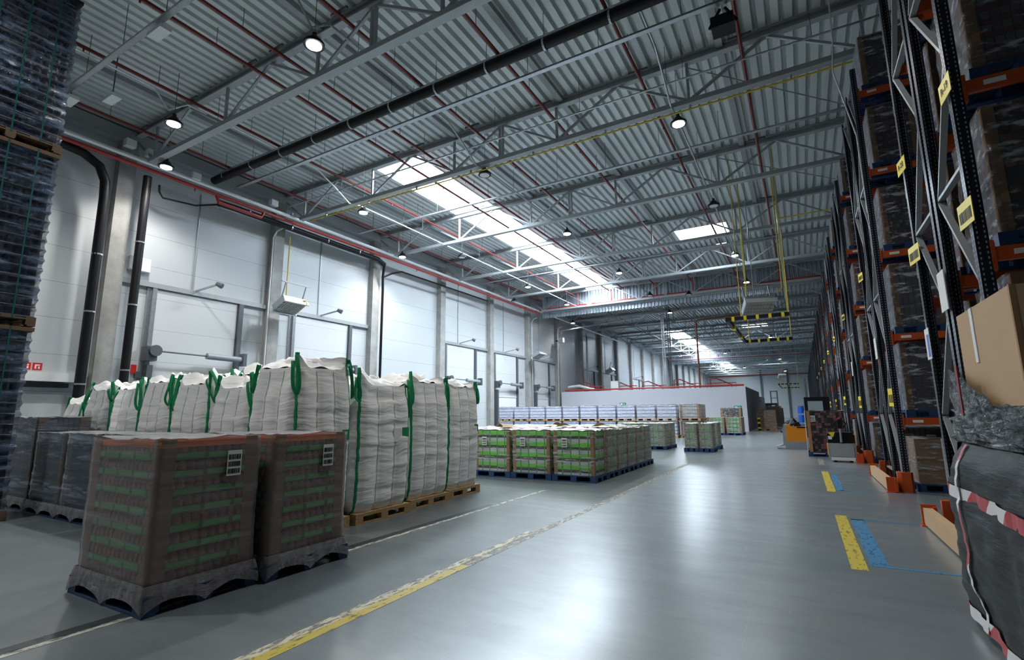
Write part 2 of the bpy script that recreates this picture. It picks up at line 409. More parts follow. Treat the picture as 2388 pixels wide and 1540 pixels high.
for k, y in enumerate((13.15, 37.9, 43.2)):
    t = thing('conduit_pipe', 'slim white conduit running down the %s wall column' % ('second','sixth','seventh')[k], 'pipe', (-19.7, y, 0), 0, 'column conduits')
    obj('conduit_run', MB().tube([(0,0,0),(0,0,9.3),(.15,.05,9.6),(.5,.1,9.7)],.035,8), M['whitepipe'], t)
t = thing('electrical_cabinet', 'pair of white electrical boxes high on the wall beside the nearest column', 'box', (XL, 8.28, 6.62))
obj('cabinet_box', MB().box(0,-.33,0,.2,-.01,.48), M['white'], t); obj('cabinet_box', MB().box(0,.01,0,.2,.33,.48), M['white'], t)
for k, (y, z) in enumerate(((7.15,10.62),(7.8,10.55),(9.3,10.35),(12.5,10.5))):
    tag(obj('junction_box', MB().cbox((-18.9,y,z),(.25,.3,.25)), M['white']), 'small white junction box on the upper wall rail, %s from the left' % ORD[k], 'box', 'junction boxes on the rail')
for k, y in enumerate((5.72, 5.98)):
    t = thing('fire_sign', ('red square fire hose sign' if k == 0 else 'red square fire extinguisher sign right of the hose sign') + ' low on the left wall', 'sign', (XL, y, 3.05))
    obj('sign_plate', MB().box(0,-.11,-.11,.01,.11,.11), M['red2'], t)
    obj('sign_symbol', MB().box(.01,-.06,-.07,.014,-.02,.06).box(.01,.02,-.07,.014,.06,.0).box(.01,-.02,.02,.014,.06,.06), M['white'], t)
tag(obj('fire_alarm_button', MB().cbox((XL+.05,8.5,3.15),(.1,.14,.3)), M['red2']), 'small red alarm box on the wall right of the nearest column', 'alarm')
t = thing('wall_fan_box', 'dark grey rounded control box on the wall left of the nearest dock door', 'box', (XL, 8.55, 2.85)); 
obj('box_body', MB().box(0,0,0,.12,.3,.22), M['dsteel'], t); obj('cable', MB().cyl((.03,.4,.05),(.06,.4,.05),.04,8), M['dsteel'], t)

# roof trusses
def make_truss():
    t = thing('roof_truss', '', 'truss', (0,0,0), 0, 'roof trusses')
    xe = 10.6
    obj('top_chord', MB().box(-20.2,-.1,11.36,xe,.1,11.40).box(-20.2,-.02,11.40,xe,.02,11.56).box(-20.2,-.1,11.56,xe,.1,11.6), M['steel'], t)
    obj('bottom_chord', MB().box(-18.6,-.11,10.07,xe,.11,10.21), M['steel'], t)
    xb = [-18.4+4.1*i for i in range(8)]
    for x in xb[0:]:
        if x < xe-.5: obj('vertical_strut', MB().box(x-.035,-.035,10.2,x+.035,.035,11.37), M['steel'], t)
    for x in (-8.2,): 
        obj('vertical_strut', MB().box(x-.09,-.04,10.2,x-.03,.04,11.37).box(x+.03,-.04,10.2,x+.09,.04,11.37), M['steel'], t)
    for x in xb:
        if x+2.05 < xe: obj('diagonal_strut', MB().bar((x,0,10.2),(x+2.05,0,11.4),.07,.07), M['steel'], t)
        if x-2.05 > -20.3: obj('diagonal_strut', MB().bar((x,0,10.2),(x-2.05,0,11.4),.07,.07), M['steel'], t)
    obj('end_strut', MB().bar((-18.4,0,10.15),(-20.0,0,11.4),.08,.08), M['steel'], t)
    return t
tr0 = None
for k in range(-1, 21):
    y = 7.7 + 6*k
    lab = ('grey steel roof truss, %s one counted from the camera' % ORD[k]) if k >= 0 else 'grey steel roof truss overhead, nearest the camera above the left edge of view'
    if tr0 is None: tr0 = make_truss(); tr0.location.y = y; tr0['label'] = lab
    else: dup(tr0, (0, y, 0), lab)

# sprinkler pipes under the deck, along the hall
SP = [(-18.3,10.95),(-15.35,11.0),(-12.45,11.08),(-11.3,11.08),(-8.9,11.1),(-6.2,11.0),(-3.2,11.0),(-.55,11.0)]
for k, (x, z) in enumerate(SP):
    t = thing('sprinkler_pipe', 'dark red sprinkler pipe under the roof, %s from the left wall' % ORD[k], 'pipe', (x, 0, z), 0, 'red sprinkler pipes under the roof')
    obj('pipe_run', MB().cyl((0,-3,0),(0,37.2,0),.05,8), M['red'], t, 40)
    for j in range(13):
        y = .6+2.85*j
        obj('hanger_rod', MB().cyl((0,y,0),(0,y,ZR+.05-z),.008,5), M['dsteel'], t)
        if j % 2: obj('sprinkler_head', MB().cyl((0,y+1.1,0),(0,y+1.1,-.12),.022,6), M['red'], t)
        else: obj('hanger_bracket', MB().box(-.28,y+.9,.06,.28,y+.96,.12), M['dsteel'], t)
for k, x in enumerate((-15.3,-9.2,-6.2,-3.2)):
    t = thing('sprinkler_pipe', 'dark red sprinkler pipe beyond the first smoke curtain, %s from the left' % ORD[k], 'pipe', (x, 39.2, 11.0), 0, 'red sprinkler pipes beyond the first smoke curtain')
    obj('pipe_run', MB().cyl((0,0,0),(0,48,0),.05,6), M['red'], t)

# lamp lines (conduits) along the hall
for k, x in enumerate((-15.28,-9.05,-2.45)):
    t = thing('conduit_line', 'galvanised lamp cable conduit along the hall, %s from the left wall' % ORD[k], 'conduit', (x, 0, 10.45), 0, 'lamp conduits')
    segs = []; 
    for y, dz in ((-3,.35),(6.2,.35),(6.6,-.1),(7.1,.35),(11.8,.35),(12.6,.0),(13.4,-.42),(14.0,-.32),(16,-.3),(38,-.3)): segs.append((0,y,dz))
    obj('conduit_run', MB().tube(segs,.03,6), M['whitepipe'] if k == 0 else M['galv'], t)
    for j in range(7): obj('hanger_rod', MB().cyl((0,3+5*j,-.1),(0,3+5*j,1.2),.007,5), M['dsteel'], t)

def make_lamp(on):
    t = thing('high_bay_lamp', '', 'lamp', (0,0,0), 0, 'round high bay lamps')
    obj('housing', MB().cyl((0,0,.06),(0,0,.22),.20,20,.09).cyl((0,0,.0),(0,0,.06),.235,20,.235).cyl((0,0,.22),(0,0,.32),.05,10), M['black'], t, 40)
    obj('diffuser', MB().cyl((0,0,-.012),(0,0,-.001),.17,20), M['lampon'] if on else M['lens'], t)
    obj('suspension_wire', MB().cyl((0,0,.3),(0,0,1.68),.008,5), M['dsteel'], t)
    return t
LON = [(-9.05,6.7,9.95),(-15.22,6.75,9.95),(-18.1,7.95,9.9),(-15.28,14.2,9.9),(-18.0,19.6,9.9),(-15.28,28.9,9.9),(-15.28,35.4,9.9),(-18.1,43.2,9.9),(-9.1,43.1,9.9),(-9.0,21.1,9.95),(-9.0,29.0,9.95),(-2.42,14.25,9.9),(-2.45,28.8,9.9),(-2.45,35.4,9.9)]
LOFF = [(-9.05,13.95,9.88),(-2.42,21.1,9.9),(-15.28,21.3,9.9),(-18.1,32.0,9.85),(-6.4,37.0,9.9),(-9.0,36.2,10.0)]
LEXTRA = [(-15.2,-1.0,9.95),(-9.05,-1.0,9.95),(-2.45,6.6,9.95),(-2.45,64,9.9),(-9,78,9.9),(-2.45,92,9.9),(-9,106,9.9),(-2.45,120,9.9),(-15.3,78,9.9),(-15.3,106,9.9)]  # nearest three are unseen lamps added to brighten the foreground bags and pallets
for key, lst in ((1, LON), (0, LOFF), (2, LEXTRA)):
    p = None
    for i, (x, y, z) in enumerate(lst):
        col = 'left wall edge' if x < -17 else 'left lamp line' if x < -12 else 'middle lamp line' if x < -5 else 'right lamp line'
        same = sorted({q[1] for q in LON+LOFF+LEXTRA if (('left wall edge' if q[0] < -17 else 'left lamp line' if q[0] < -12 else 'middle lamp line' if q[0] < -5 else 'right lamp line') == col) and (bool(q in LOFF) == (key == 0))})
        lab = '%s round high bay lamp on the %s, %s from the camera' % ('unlit dark' if key == 0 else 'lit white', col, ORD[same.index(y)])
        if p is None: p = make_lamp(key != 0); p.location = (x, y, z); p['label'] = lab
        else: dup(p, (x, y, z), lab)
        if key != 0:
            L = bpy.data.lights.new('high_bay_light', 'SPOT'); L.energy = 260 if y > 40 else 1300 if y < 0 else 900; L.color = (1.0, .98, .93); L.shadow_soft_size = .2
            L.spot_size = math.radians(140); L.spot_blend = .6
            o = bpy.data.objects.new('high_bay_light', L); o.location = (x, y, z-.05); COL.objects.link(o)
for k, (x, y, z) in enumerate(((-11.95,4.8,10.1),(-16.78,4.85,10.1),(-15.7,5.4,10.1))):
    t = thing('emergency_light', 'flat white emergency luminaire near the left tray, %s' % ('right one','left one','small lit one')[k], 'lamp', (x,y,z), 0, 'white luminaires by the left tray')
    obj('housing', MB().box(-.3,-.12,0,.3,.12,.09), M['white'], t); obj('mount', MB().box(-.012,-.012,.09,.012,.012,.3 if k < 2 else 1.3), M['dsteel'], t)
t = thing('wall_ledge', 'white boxed ledge with black bumper low on the left wall', 'ledge', (XL,0,0))
obj('ledge_box', MB().box(0,5.4,2.60,.2,7.15,2.88), M['white'], t); obj('bumper', MB().box(0,4.6,2.42,.3,6.7,2.55), M['black'], t)
tag(obj('hanging_cable', MB().tube([(1.3,11.4,11.6),(1.25,11.6,9.2),(1.2,11.7,8.6),(1.5,12.0,7.2),(1.52,12.05,5.5)],.015,6), M['whitepipe']), 'thin white cable hanging down beside the second rack row', 'cable')
# dark flood light up by the roof
t = thing('flood_light', 'black square flood light hanging near the roof at the top right', 'lamp', (-.75, 10.9, 10.0))
obj('lamp_body', MB().box(-.25,-.2,-.15,.22,.2,.12), M['black'], t); obj('yoke', MB().bar((-.3,0,0),(-.05,0,.4),.05,.05).bar((.27,0,0),(.05,0,.4),.05,.05), M['black'], t)

# big black pipe, cable trays and gas pipes across the hall
t = thing('roof_drain_pipe', 'large black drain pipe crossing the hall under the roof', 'pipe', (0, 10.2, 10.72))
obj('pipe_run', MB().cyl((-19.3,0,-.05),(9,0,.05),.15,14), M['black'], t, 40)
for j in range(15):
    x = -18.6+1.72*j
    obj('pipe_clamp', MB().cyl((x,0,-.03),(x+.05,0,-.03),.163,14), M['galv'], t); obj('hanger_rod', MB().cyl((x,0,.1),(x,0,1.0),.008,5), M['dsteel'], t)
obj('support_rail', MB().bar((-19.3,0,.2),(9,0,.26),.03,.04), M['galv'], t)
def tray(y, z, lab, x0=-18.6, x1=8):
    t = thing('cable_tray', lab, 'cable tray', (0, y, z), 0, 'cable trays across the hall')
    mb = MB().box(x0,-.06,0,x1,.06,.01).box(x0,-.066,0,x1,-.056,.05).box(x0,.056,0,x1,.066,.05)
    obj('tray_channel', mb, M['galv'], t)
    obj('cables', MB().cyl((x0,-.025,.03),(x1,-.025,.03),.016,6).cyl((x0,.02,.03),(x1,.02,.03),.018,6), M['dsteel'], t)
    n = int((x1-x0)/2.0)
    for j in range(n): obj('hanger_rod', MB().cyl((x0+1+2*j,0,.02),(x0+1+2*j,0,ZR-z),.008,5), M['dsteel'], t)
tray(10.75, 10.42, 'galvanised cable tray beside the large black roof pipe')
tray(4.75, 10.35, 'galvanised cable tray high above the left foreground, nearest the camera')
tray(17.0, 10.5, 'galvanised cable tray crossing just before the third roof truss')
tray(28.3, 10.45, 'galvanised cable tray crossing before the fifth roof truss')
t = thing('steel_pipe', 'thin steel pipe crossing the hall before the second roof truss', 'pipe', (0, 12.95, 10.42))
obj('pipe_run', MB().cyl((-18.4,0,0),(8,0,0),.028,8), M['galv'], t)
for j in range(9): obj('hanger_rod', MB().cyl((-17+3*j,0,0),(-17+3*j,0,1.2),.007,5), M['dsteel'], t)
t = thing('gas_pipe', 'yellow gas pipe running under the second roof truss', 'pipe', (0, 13.72, 9.95))
obj('pipe_run', MB().cyl((-18.0,0,0),(2.2,0,.0),.026,8), M['yellow'], t)
for j in range(8): obj('pipe_clip', MB().box(-17+2.5*j,-.03,0,-16.96+2.5*j,.03,.13), M['galv'], t)
t = thing('gas_pipe', 'yellow gas pipe going down the second wall column to the heater', 'pipe', (-19.45, 13.8, 0))
obj('pipe_run', MB().tube([(0,0,9.5),(0,0,6.7),(.3,.1,6.5),(1.2,.15,6.4),(1.25,.15,6.2)],.026,8), M['yellow'], t)
for k, (xa, ya, za) in enumerate(((-1.55,22.05,6.0),(-.27,22.0,6.0))):
    t = thing('gas_pipe', 'yellow vertical gas pipe hanging from the roof to the %s side of the central heater' % ('left','right')[k], 'pipe', (xa, ya, 0))
    obj('pipe_run', MB().tube([(0,0,11.4),(0,0,5.9+.4*k),(.1-.3*k,0,5.75+.4*k)],.024,8), M['yellow'], t)
t = thing('gas_pipe', 'thin yellow gas pipe crossing at the right beyond the small skylight', 'pipe', (0, 25.3, 10.35))
obj('pipe_run', MB().cyl((-.3,0,0),(5,0,.0),.03,8), M['yellow'], t)

# long roof braces
for k, (a, b) in enumerate((((-2.2,7.8,11.3),(3.2,13.6,11.2)),((-2.0,13.8,11.3),(3.5,19.6,11.2)),((-2.0,19.8,11.3),(3.5,25.6,11.2)))):
    tag(obj('roof_brace', MB().cyl(a, b, .02, 6), M['steel']), 'thin diagonal roof brace rod at the right, %s from the camera' % ORD[k], 'brace', 'diagonal roof braces')
for k, x in enumerate((-16.9,-10.1,-5.9,-1.1)):
    t = thing('roof_purlin', 'flat grey bracing purlin under the deck along the hall, %s from the left' % ORD[k], 'beam', (x, 0, 11.52), 0, 'bracing purlins')
    obj('purlin_bar', MB().box(-.09,-3,-.05,.09,37.5,.09), M['steel'], t)

# smoke curtains
def curtain(y, lab, plab):
    t = thing('smoke_curtain', lab, 'curtain', (0, y, 0), 0, 'corrugated smoke curtains')
    n = 112; x0, x1 = -18.8, 10.8; mb = MB(); prof = []
    for i in range(n):
        a = x0+(x1-x0)*i/n; w = (x1-x0)/n
        prof += [(a,0),(a+w*.3,0),(a+w*.45,.09),(a+w*.85,.09)]
    m = len(prof)
    mb.add([(x,d,9.62) for x,d in prof]+[(x,d,11.62) for x,d in prof], [(i,i+1,m+i+1,m+i) for i in range(m-1)])
    obj('corrugated_sheet', mb, M['sheet'], t)
    obj('ledge_beam', MB().box(x0+1,-.32,9.98,x1,-.02,10.04).box(x0+1,-.32,10.04,x1,-.28,10.14), M['steel'], t)
    p = thing('sprinkler_header', plab, 'pipe', (0, y-.45, 10.28), 0, 'red headers at the smoke curtains')
    obj('pipe_run', MB().cyl((-19.3,0,0),(10.8,0,0),.085,10), M['redbright'], p, 40)
    for x in (-15.3,-12.45,-11.3,-8.9,-6.2,-3.2,-.55): obj('riser', MB().cyl((x,0,0),(x,0,1.32),.045,8), M['redbright'], p)
curtain(38.25, 'corrugated metal smoke curtain hanging across the hall, nearer one', 'bright red sprinkler header along the nearer smoke curtain')
curtain(88.4, 'corrugated metal smoke curtain far down the hall', 'bright red sprinkler header along the far smoke curtain')
t = thing('sprinkler_header', 'red sprinkler pipe along the top of the far end wall', 'pipe', (0, 133.4, 10.1))
obj('pipe_run', MB().cyl((-19.6,0,0),(10,0,0),.12,8), M['redbright'], t)
for k, x in enumerate((-8.0,-2.4)):
    tag(obj('end_wall_post', MB().box(x-.2,133.7,0,x+.2,134,11.5), M['dsteel']), 'dark steel post on the far end wall, %s one' % ('left','right')[k], 'post', 'end wall posts')

# gas heaters
def heater(loc, rz, lab, pitch=.5):
    t = thing('infrared_heater', lab, 'heater', loc, rz, 'gas infrared heaters')
    c, s_ = math.cos(pitch), math.sin(pitch)
    def R(p): return (p[0], p[1]*c-p[2]*s_, p[1]*s_+p[2]*c)
    b = MB().box(-.55,-.4,0,.55,.4,.28); b.v = [R(v) for v in b.v]
    obj('casing', b, M['galv'], t)
    g = MB()
    for i in range(9): g.box(-.5+.11*i,-.36,-.02,-.42+.11*i,.36,0)
    for j in range(4): g.box(-.52,-.36+.19*j,-.03,.52,-.33+.19*j,-.02)
    g.v = [R(v) for v in g.v]
    obj('burner_grille', g, M['grille'], t)
    rm = MB().box(-.6,-.46,-.06,.6,-.40,.1).box(-.6,.40,-.06,.6,.46,.1); rm.v = [R(v) for v in rm.v]
    obj('reflector_rim', rm, M['whitepipe'], t)
    obj('support_arm', MB().bar((-.5,0,.2),(-.5,.3,1.0),.04,.04).bar((.5,0,.2),(.5,.3,1.0),.04,.04).bar((-.7,.3,1.0),(.7,.3,1.0),.05,.05), M['galv'], t)
    return t
heater((-18.75,13.55,6.1), -PI/2, 'silver gas infrared heater on the second wall column', .45)
heater((-1.15,22.0,5.6), .35, 'silver gas infrared heater hanging in mid hall near the striped gantry', -.6)
heater((-18.8,37.4,6.25), -PI/2, 'silver gas infrared heater on the sixth wall column', .45)
heater((-18.8,55.6,6.2), -PI/2, 'small far gas infrared heater on the left wall above the white partition', .45)
heater((-2.6,100.0,7.6), .3, 'tiny far gas infrared heater hanging before the end wall', -.6)
for k, (x,y) in enumerate(((-1.3,22.0),(-.2,22.3))):
    tag(obj('suspension_pipe', MB().cyl((x,y,5.9),(x,y,11.5),.02,6), M['galv']), 'thin steel suspension rod above the central heater, %s one' % ('left','right')[k], 'rod', 'heater rods')

# height-limit gantries
def gantry(x0, x1, ya, yb, z, lab):
    t = thing('height_limit_gantry', lab, 'gantry', (0,0,z), 0, 'hanging striped height gantries')
    obj('near_bar', MB().box(x0,ya-.06,-.065,x1,ya+.06,.065), M['black'], t); obj('far_bar', MB().box(x0,yb-.06,-.065,x1,yb+.06,.065), M['black'], t)
    obj('side_bar', MB().box(x0-.06,ya,-.08,x0+.06,yb,.08), M['black'], t)
    for i in range(5):
        x = x0+(x1-x0)*(.1+.2*i)
        obj('yellow_band', MB().box(x-.05,ya-.07,-.08,x+.05,ya+.07,.08), M['yellowsign'], t)
        obj('yellow_band', MB().box(x-.05,yb-.07,-.08,x+.05,yb+.07,.08), M['yellowsign'], t)
    for i in range(2): obj('yellow_band', MB().box(x0-.075,ya+(yb-ya)*(.3+.4*i)-.25,-.1,x0+.075,ya+(yb-ya)*(.3+.4*i)+.25,.1), M['yellowsign'], t)
    for x, y in ((x0+.5,ya),(x1-.05,ya),(x0+.2,yb),(x1-.05,yb)): obj('hanging_chain', MB().cyl((x,y,.09),(x,y,11.5-z),.018,5), M['yellow'], t)
gantry(-2.2,-.1,20.5,27.6,5.0,'black and yellow striped height gantry hanging over the aisle, nearer one')
gantry(-2.4,-.1,74,86,5.0,'black and yellow striped height gantry far down the aisle')

# inner columns and brown pipe
for k, (x, y, m) in enumerate(((-10.05,44.2,'conc'),(-9.85,45.6,'dsteel'))):
    tag(obj('inner_column', MB().box(x-.11,y-.03,0,x-.03,y+.03,11.4).box(x+.05,y-.03,0,x+.13,y+.03,11.4).box(x-.1,y-.02,5.2,x+.1,y+.02,5.25).box(x-.1,y-.02,7.4,x+.1,y+.02,7.45).box(x-.1,y-.02,9.3,x+.1,y+.02,9.35), M['steel' if k == 0 else m]), ('light grey inner column behind the white partition' if k == 0 else 'dark inner column just right of the light one'), 'column')
t = thing('brown_pipe', 'brown pipe rising from the white partition and bending over the aisle', 'pipe', (-7.1, 43.4, 0))
obj('pipe_run', MB().tube([(0,0,3.46),(0,0,8.9),(.05,0,9.05),(.2,0,9.1),(5.5,0,9.25)],.07,8), M['rust'], t)
for k, (x,y) in enumerate(((-18.6,43.6),(-18.3,49.8))):
    tag(obj('vent_pipe', MB().tube([(x-.9,y,9.0),(x-.9,y,9.2),(x-.75,y,9.35),(x+7,y,9.9)] if k == 0 else [(x-1,y,0),(x-1,y,9.6)],.06,8), M['galv']), 'grey pipe along the shaded wall bay, %s' % ('bending across the roof' if k == 0 else 'vertical one'), 'pipe')
t = thing('projector_box', 'white box light high on the seventh wall column', 'lamp', (-19.5,43.0,8.3)); obj('housing', MB().box(0,-.2,-.2,.5,.2,.25), M['white'], t); obj('bracket', MB().box(-.3,-.05,-.05,0,.05,.05), M['black'], t)

# partition room
w = obj('wall_partition', MB().box(-19.3,42.9,0,-3.7,43.05,3.45), M['part']); w['kind'] = 'structure'
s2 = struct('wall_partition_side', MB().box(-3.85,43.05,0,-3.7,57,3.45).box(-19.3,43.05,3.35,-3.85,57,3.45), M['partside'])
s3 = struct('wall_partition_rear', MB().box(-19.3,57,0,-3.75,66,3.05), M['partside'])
for k, (x, z) in enumerate(((-4.35,1.85),(-13.5,2.25))):
    t = thing('exit_sign', 'green exit sign on the white partition, %s one' % ('right' if k == 0 else 'left'), 'sign', (x, 42.88, z), 0, 'exit signs')
    obj('sign_plate', MB().box(-.28,-.01,-.12,.28,.02,.12), plain('exit_green%d' % k, (.0,.30,.14), .4, 0, .03), t)
    obj('sign_symbol', MB().box(-.22,-.014,-.07,-.02,-.01,.07).box(.06,-.014,-.07,.1,-.01,.07).box(.15,-.014,-.07,.19,-.01,.03), M['white'], t)
t = thing('rooftop_pipework', 'red sprinkler pipework on top of the white partition', 'pipe', (0,0,3.52))
obj('pipe_run', MB().cyl((-19,43.1,.06),(-3.8,43.1,.06),.07,8), M['redbright'], t)
for j, (x, y) in enumerate(((-17.8,44),(-15,45),(-12.5,46),(-9.5,45),(-6.6,45.5))):
    obj('pipe_loop', MB().tube([(x,y,0),(x,y,.75),(x+.5,y,.8),(x+1.4,y+.6,.35),(x+1.6,y+.6,.3),(x+1.6,y+.6,0)],.045,6), M['redbright'], t)
    obj('pipe_branch', MB().tube([(x-.4,y+1,.0),(x-.4,y+1,.45),(x+1.9,y+1,.45),(x+1.9,y+1,0)],.035,6), M['redbright'], t)
tag(obj('air_duct', MB().tube([(-18.9,43.6,3.9),(-17.8,43.6,4.0),(-16.6,43.6,3.66),(-16.3,43.6,3.62)],.13,10), M['whitepipe'], None, 40), 'white bent duct on top of the partition by the left wall', 'duct')
tag(obj('air_unit', MB().box(-14.9,44.0,3.46,-14.2,44.5,4.35), M['paper']), 'beige ventilation unit on the partition roof', 'unit')

# floor markings
def worn(name, col, keep):
    t = NT(name); co = t.coord(); n = t.noise(t.scale(co, (3,1,1)), 7, 6, .7)
    f = t.ramp(n, [(keep-.06, 0.), (keep+.06, 1.)])
    tr = t.n('BsdfTransparent'); b = t.bsdf(col, .45)
    mx = t.n('MixShader'); t.l(f, mx.inputs[0]); t.l(b, mx.inputs[2]) ; t.l(tr.outputs[0], mx.inputs[1])
    return t.done(mx.outputs[0])
W = {'y': worn('worn_yellow', (.55,.42,.06), .43), 'c': worn('worn_cream', (.60,.56,.42), .47), 'k': worn('worn_black', (.035,.05,.06), .38), 'w': worn('worn_white', (.62,.62,.56), .46),
     'b': worn('worn_blue', (.05,.20,.38), .40), 'yr': worn('bright_worn_yellow', (.52,.41,.05), .40), 'f': worn('faded_yellow', (.42,.39,.30), .50)}
def mark(x0,y0,x1,y1,m,lab,z=.002): tag(obj('floor_marking', MB().box(x0,y0,.0,x1,y1,z), W[m]), lab, 'floor marking', 'painted floor lines')
mark(-3.22,.6,-3.13,6.0,'c','worn cream edge of the long floor line left of the aisle')
mark(-3.13,.6,-3.03,4.4,'yr','worn yellow stripe beside the cream line in the foreground')
mark(-3.13,4.4,-3.02,15.5,'f','faded yellow floor line running on to the green pallets')
mark(-4.72,.3,-4.60,7.4,'k','black floor stripe in front of the wrapped pallets and bags')
mark(-4.60,.3,-4.54,9.2,'w','worn white edge beside the black floor stripe')
mark(.27,6.05,.41,8.97,'yr','nearest yellow dash on the floor before the racks')
mark(.27,11.46,.41,15.14,'yr','second yellow dash on the floor before the racks')
mark(.27,3.0,.41,3.7,'f','faint yellow dash at the bottom right of the floor')
mark(.27,17.0,.41,19.0,'f','far faded yellow dash before the pink pallet')
mark(.45,6.25,.60,8.75,'b','nearest blue floor tape along the yellow dash')
mark(.44,11.7,.56,14.5,'b','second blue floor tape along the yellow dash')
mark(.60,6.25,1.95,6.31,'b','blue cross tape nearest the camera on the right floor')
mark(.45,8.70,1.75,8.76,'b','second blue cross tape on the right floor')
mark(.50,11.7,1.3,11.76,'b','third blue cross tape on the right floor')
mark(.50,14.45,1.3,14.51,'b','fourth blue cross tape on the right floor')

# ------------------------------------------------------------------ pallets
def pallet_mesh(lx, ly, mat, key):
    k = ('pal', round(lx,2), round(ly,2), key)
    if k not in CACHE:
        mb = MB(); hx, hy = lx/2, ly/2
        for i in range(5):
            y = -hy+.06+(ly-.12)*i/4; mb.box(-hx,y-.06,.122,hx,y+.06,.144)
        for sx in (-1,0,1):
            x = sx*(hx-.07); mb.box(x-.07,-hy,.1,x+.07,hy,.122)
            for sy in (-1,0,1): mb.box(x-.07,sy*(hy-.06)-.06,.022,x+.07,sy*(hy-.06)+.06,.1)
        for sy in (-1,0,1): mb.box(-hx,sy*(hy-.05)-.05,0,hx,sy*(hy-.05)+.05,.022)
        me = mb.mesh('pallet'); me.materials.append(mat); CACHE[k] = me
    return CACHE[k]
def film_mesh(lx, ly, z0, z1, mat, key, flare=0., n=18, wav=.012, waist=0., nl=0):
    k = ('film', round(lx,3), round(ly,3), round(z0,2), round(z1,2), key, flare, nl)
    if k in CACHE: return CACHE[k]
    hx, hy = lx/2, ly/2; per = 4*n; sd = sum(map(ord, key)) % 97 * 1.7
    def fn(u, v):
        q = u*4 % 4; side = int(q); f = q-side
        a = [(-hx+lx*f,-hy),(hx,-hy+ly*f),(hx-lx*f,hy),(-hx,hy-ly*f)][side]
        z = z0+(z1-z0)*v
        s = 1 + flare*max(0, 1-v*9)
        w = 0
        if nl: w = -(.004 if nl > 7 and nl < 12 else .010 if nl < 12 else .03)*abs(math.sin(PI*nl*v))
        d = wav*noise.noise(Vector((a[0]*3+sd, a[1]*3, z*5)))+w
        L = math.hypot(*a)
        return ((a[0]*s)*(1+d/L), (a[1]*s)*(1+d/L), z)
    mb = MB().grid(fn, per, 16 if not nl else 4*nl+1, True)
    me = mb.mesh('stretch_film'); smooth_mesh(me); me.materials.append(mat); CACHE[k] = me
    return me
def skirt_mesh(lx, ly, z1):
    k = ('skirt', round(lx,3), round(ly,3), round(z1,2))
    if k in CACHE: return CACHE[k]
    hx, hy = lx/2, ly/2
    def fn(u, v):
        q = u*4 % 4; s = int(q); f = q-s
        k2 = 1-.06*v*v
        a = [(-hx+lx*f,-hy),(hx,-hy+ly*f),(hx-lx*f,hy),(-hx,hy-ly*f)][s]
        z0 = .012+.085*abs(math.sin(2*PI*f))**.7*(1+.3*noise.noise(Vector((f*5,s*3,1))))
        d = .004*noise.noise(Vector((a[0]*9,a[1]*9,v*3)))
        L = math.hypot(*a)
        return (a[0]*k2*(1+d/L), a[1]*k2*(1+d/L), z0+(z1-z0)*v)
    me = MB().grid(fn, 96, 7, True).mesh('film_skirt'); smooth_mesh(me); me.materials.append(M['skirt']); CACHE[k] = me
    return me
def board_mesh(sx, sy, hx, hy, z0, z1, w=.13, t=.008, key=''):
    k = ('brd', sx, sy, round(hx,2), round(hy,2), round(z0,2), round(z1,2), w)
    if k not in CACHE:
        mb = MB(); n = 9
        def fn(u, v):
            z = z0+(z1-z0)*v; b = .008*noise.noise(Vector((sx*3+z*6, sy*5, hx*9)))
            if u < .5: return (sx*(hx+.004-w*(1-2*u)+b*.3), sy*(hy+.006+b), z)
            return (sx*(hx+.006+b), sy*(hy+.004-w*(2*u-1)), z)
        mb.grid(fn, 5, 14)
        me = mb.mesh('corner_board'); me.materials.append(M['kraft']); CACHE[k] = me
    return CACHE[k]
def cboxmesh(key, x0,y0,z0,x1,y1,z1, mat):
    if key not in CACHE:
        me = MB().box(x0,y0,z0,x1,y1,z1).mesh('goods'); me.materials.append(mat); CACHE[key] = me
    return CACHE[key]
def topsheet_mesh(hx, hy, z, mat, key, lift=.02):
    k = ('top', round(hx,2), round(hy,2), round(z,2), key)
    if k not in CACHE:
        sd = len(CACHE)*3.1
        def fn(u, v):
            x = -hx+2*hx*u; y = -hy+2*hy*v; e = max(abs(2*u-1), abs(2*v-1))
            return (x, y, z + lift*(noise.noise(Vector((x*3+sd, y*3, 1)))+.5) + (lift*1.2*noise.noise(Vector((x*7, y*7+sd, 4))) if e > .8 else 0))
        me = MB().grid(fn, 12, 12).mesh('top_sheet'); smooth_mesh(me); me.materials.append(mat); CACHE[k] = me
    return CACHE[k]
M['topfilm'] = mk_film('crinkled_top_film', .75, (.55,.56,.58), .15, .2, 1.2, (8,8,8))
def label_mesh(key):
    if key not in CACHE:
        mb = MB().box(-.07,-.003,-.1,.07,0,.1); me = mb.mesh('label_sheet'); me.materials.append(M['paper']); CACHE[key] = me
    return CACHE[key]
def barcode(parent, x, y, z, rz=0, w=.14, h=.2):
    o = obj('label_sheet', MB().box(-w/2,-.003,-h/2,w/2,0,h/2), M['paper'], parent, loc=(x,y,z)); o.rotation_euler = (0,0,rz)
    b = MB()
    for r in range(3):
        xx = -w*.42
        while xx < w*.4:
            ww = random.choice((.004,.006,.010)); b.box(xx,-.005,-h*.42+r*h*.28,min(xx+ww,w*.42),-.003,-h*.42+r*h*.28+h*.2); xx += ww+random.choice((.004,.006))
    c = obj('barcode', b, M['black'], o)
    return o

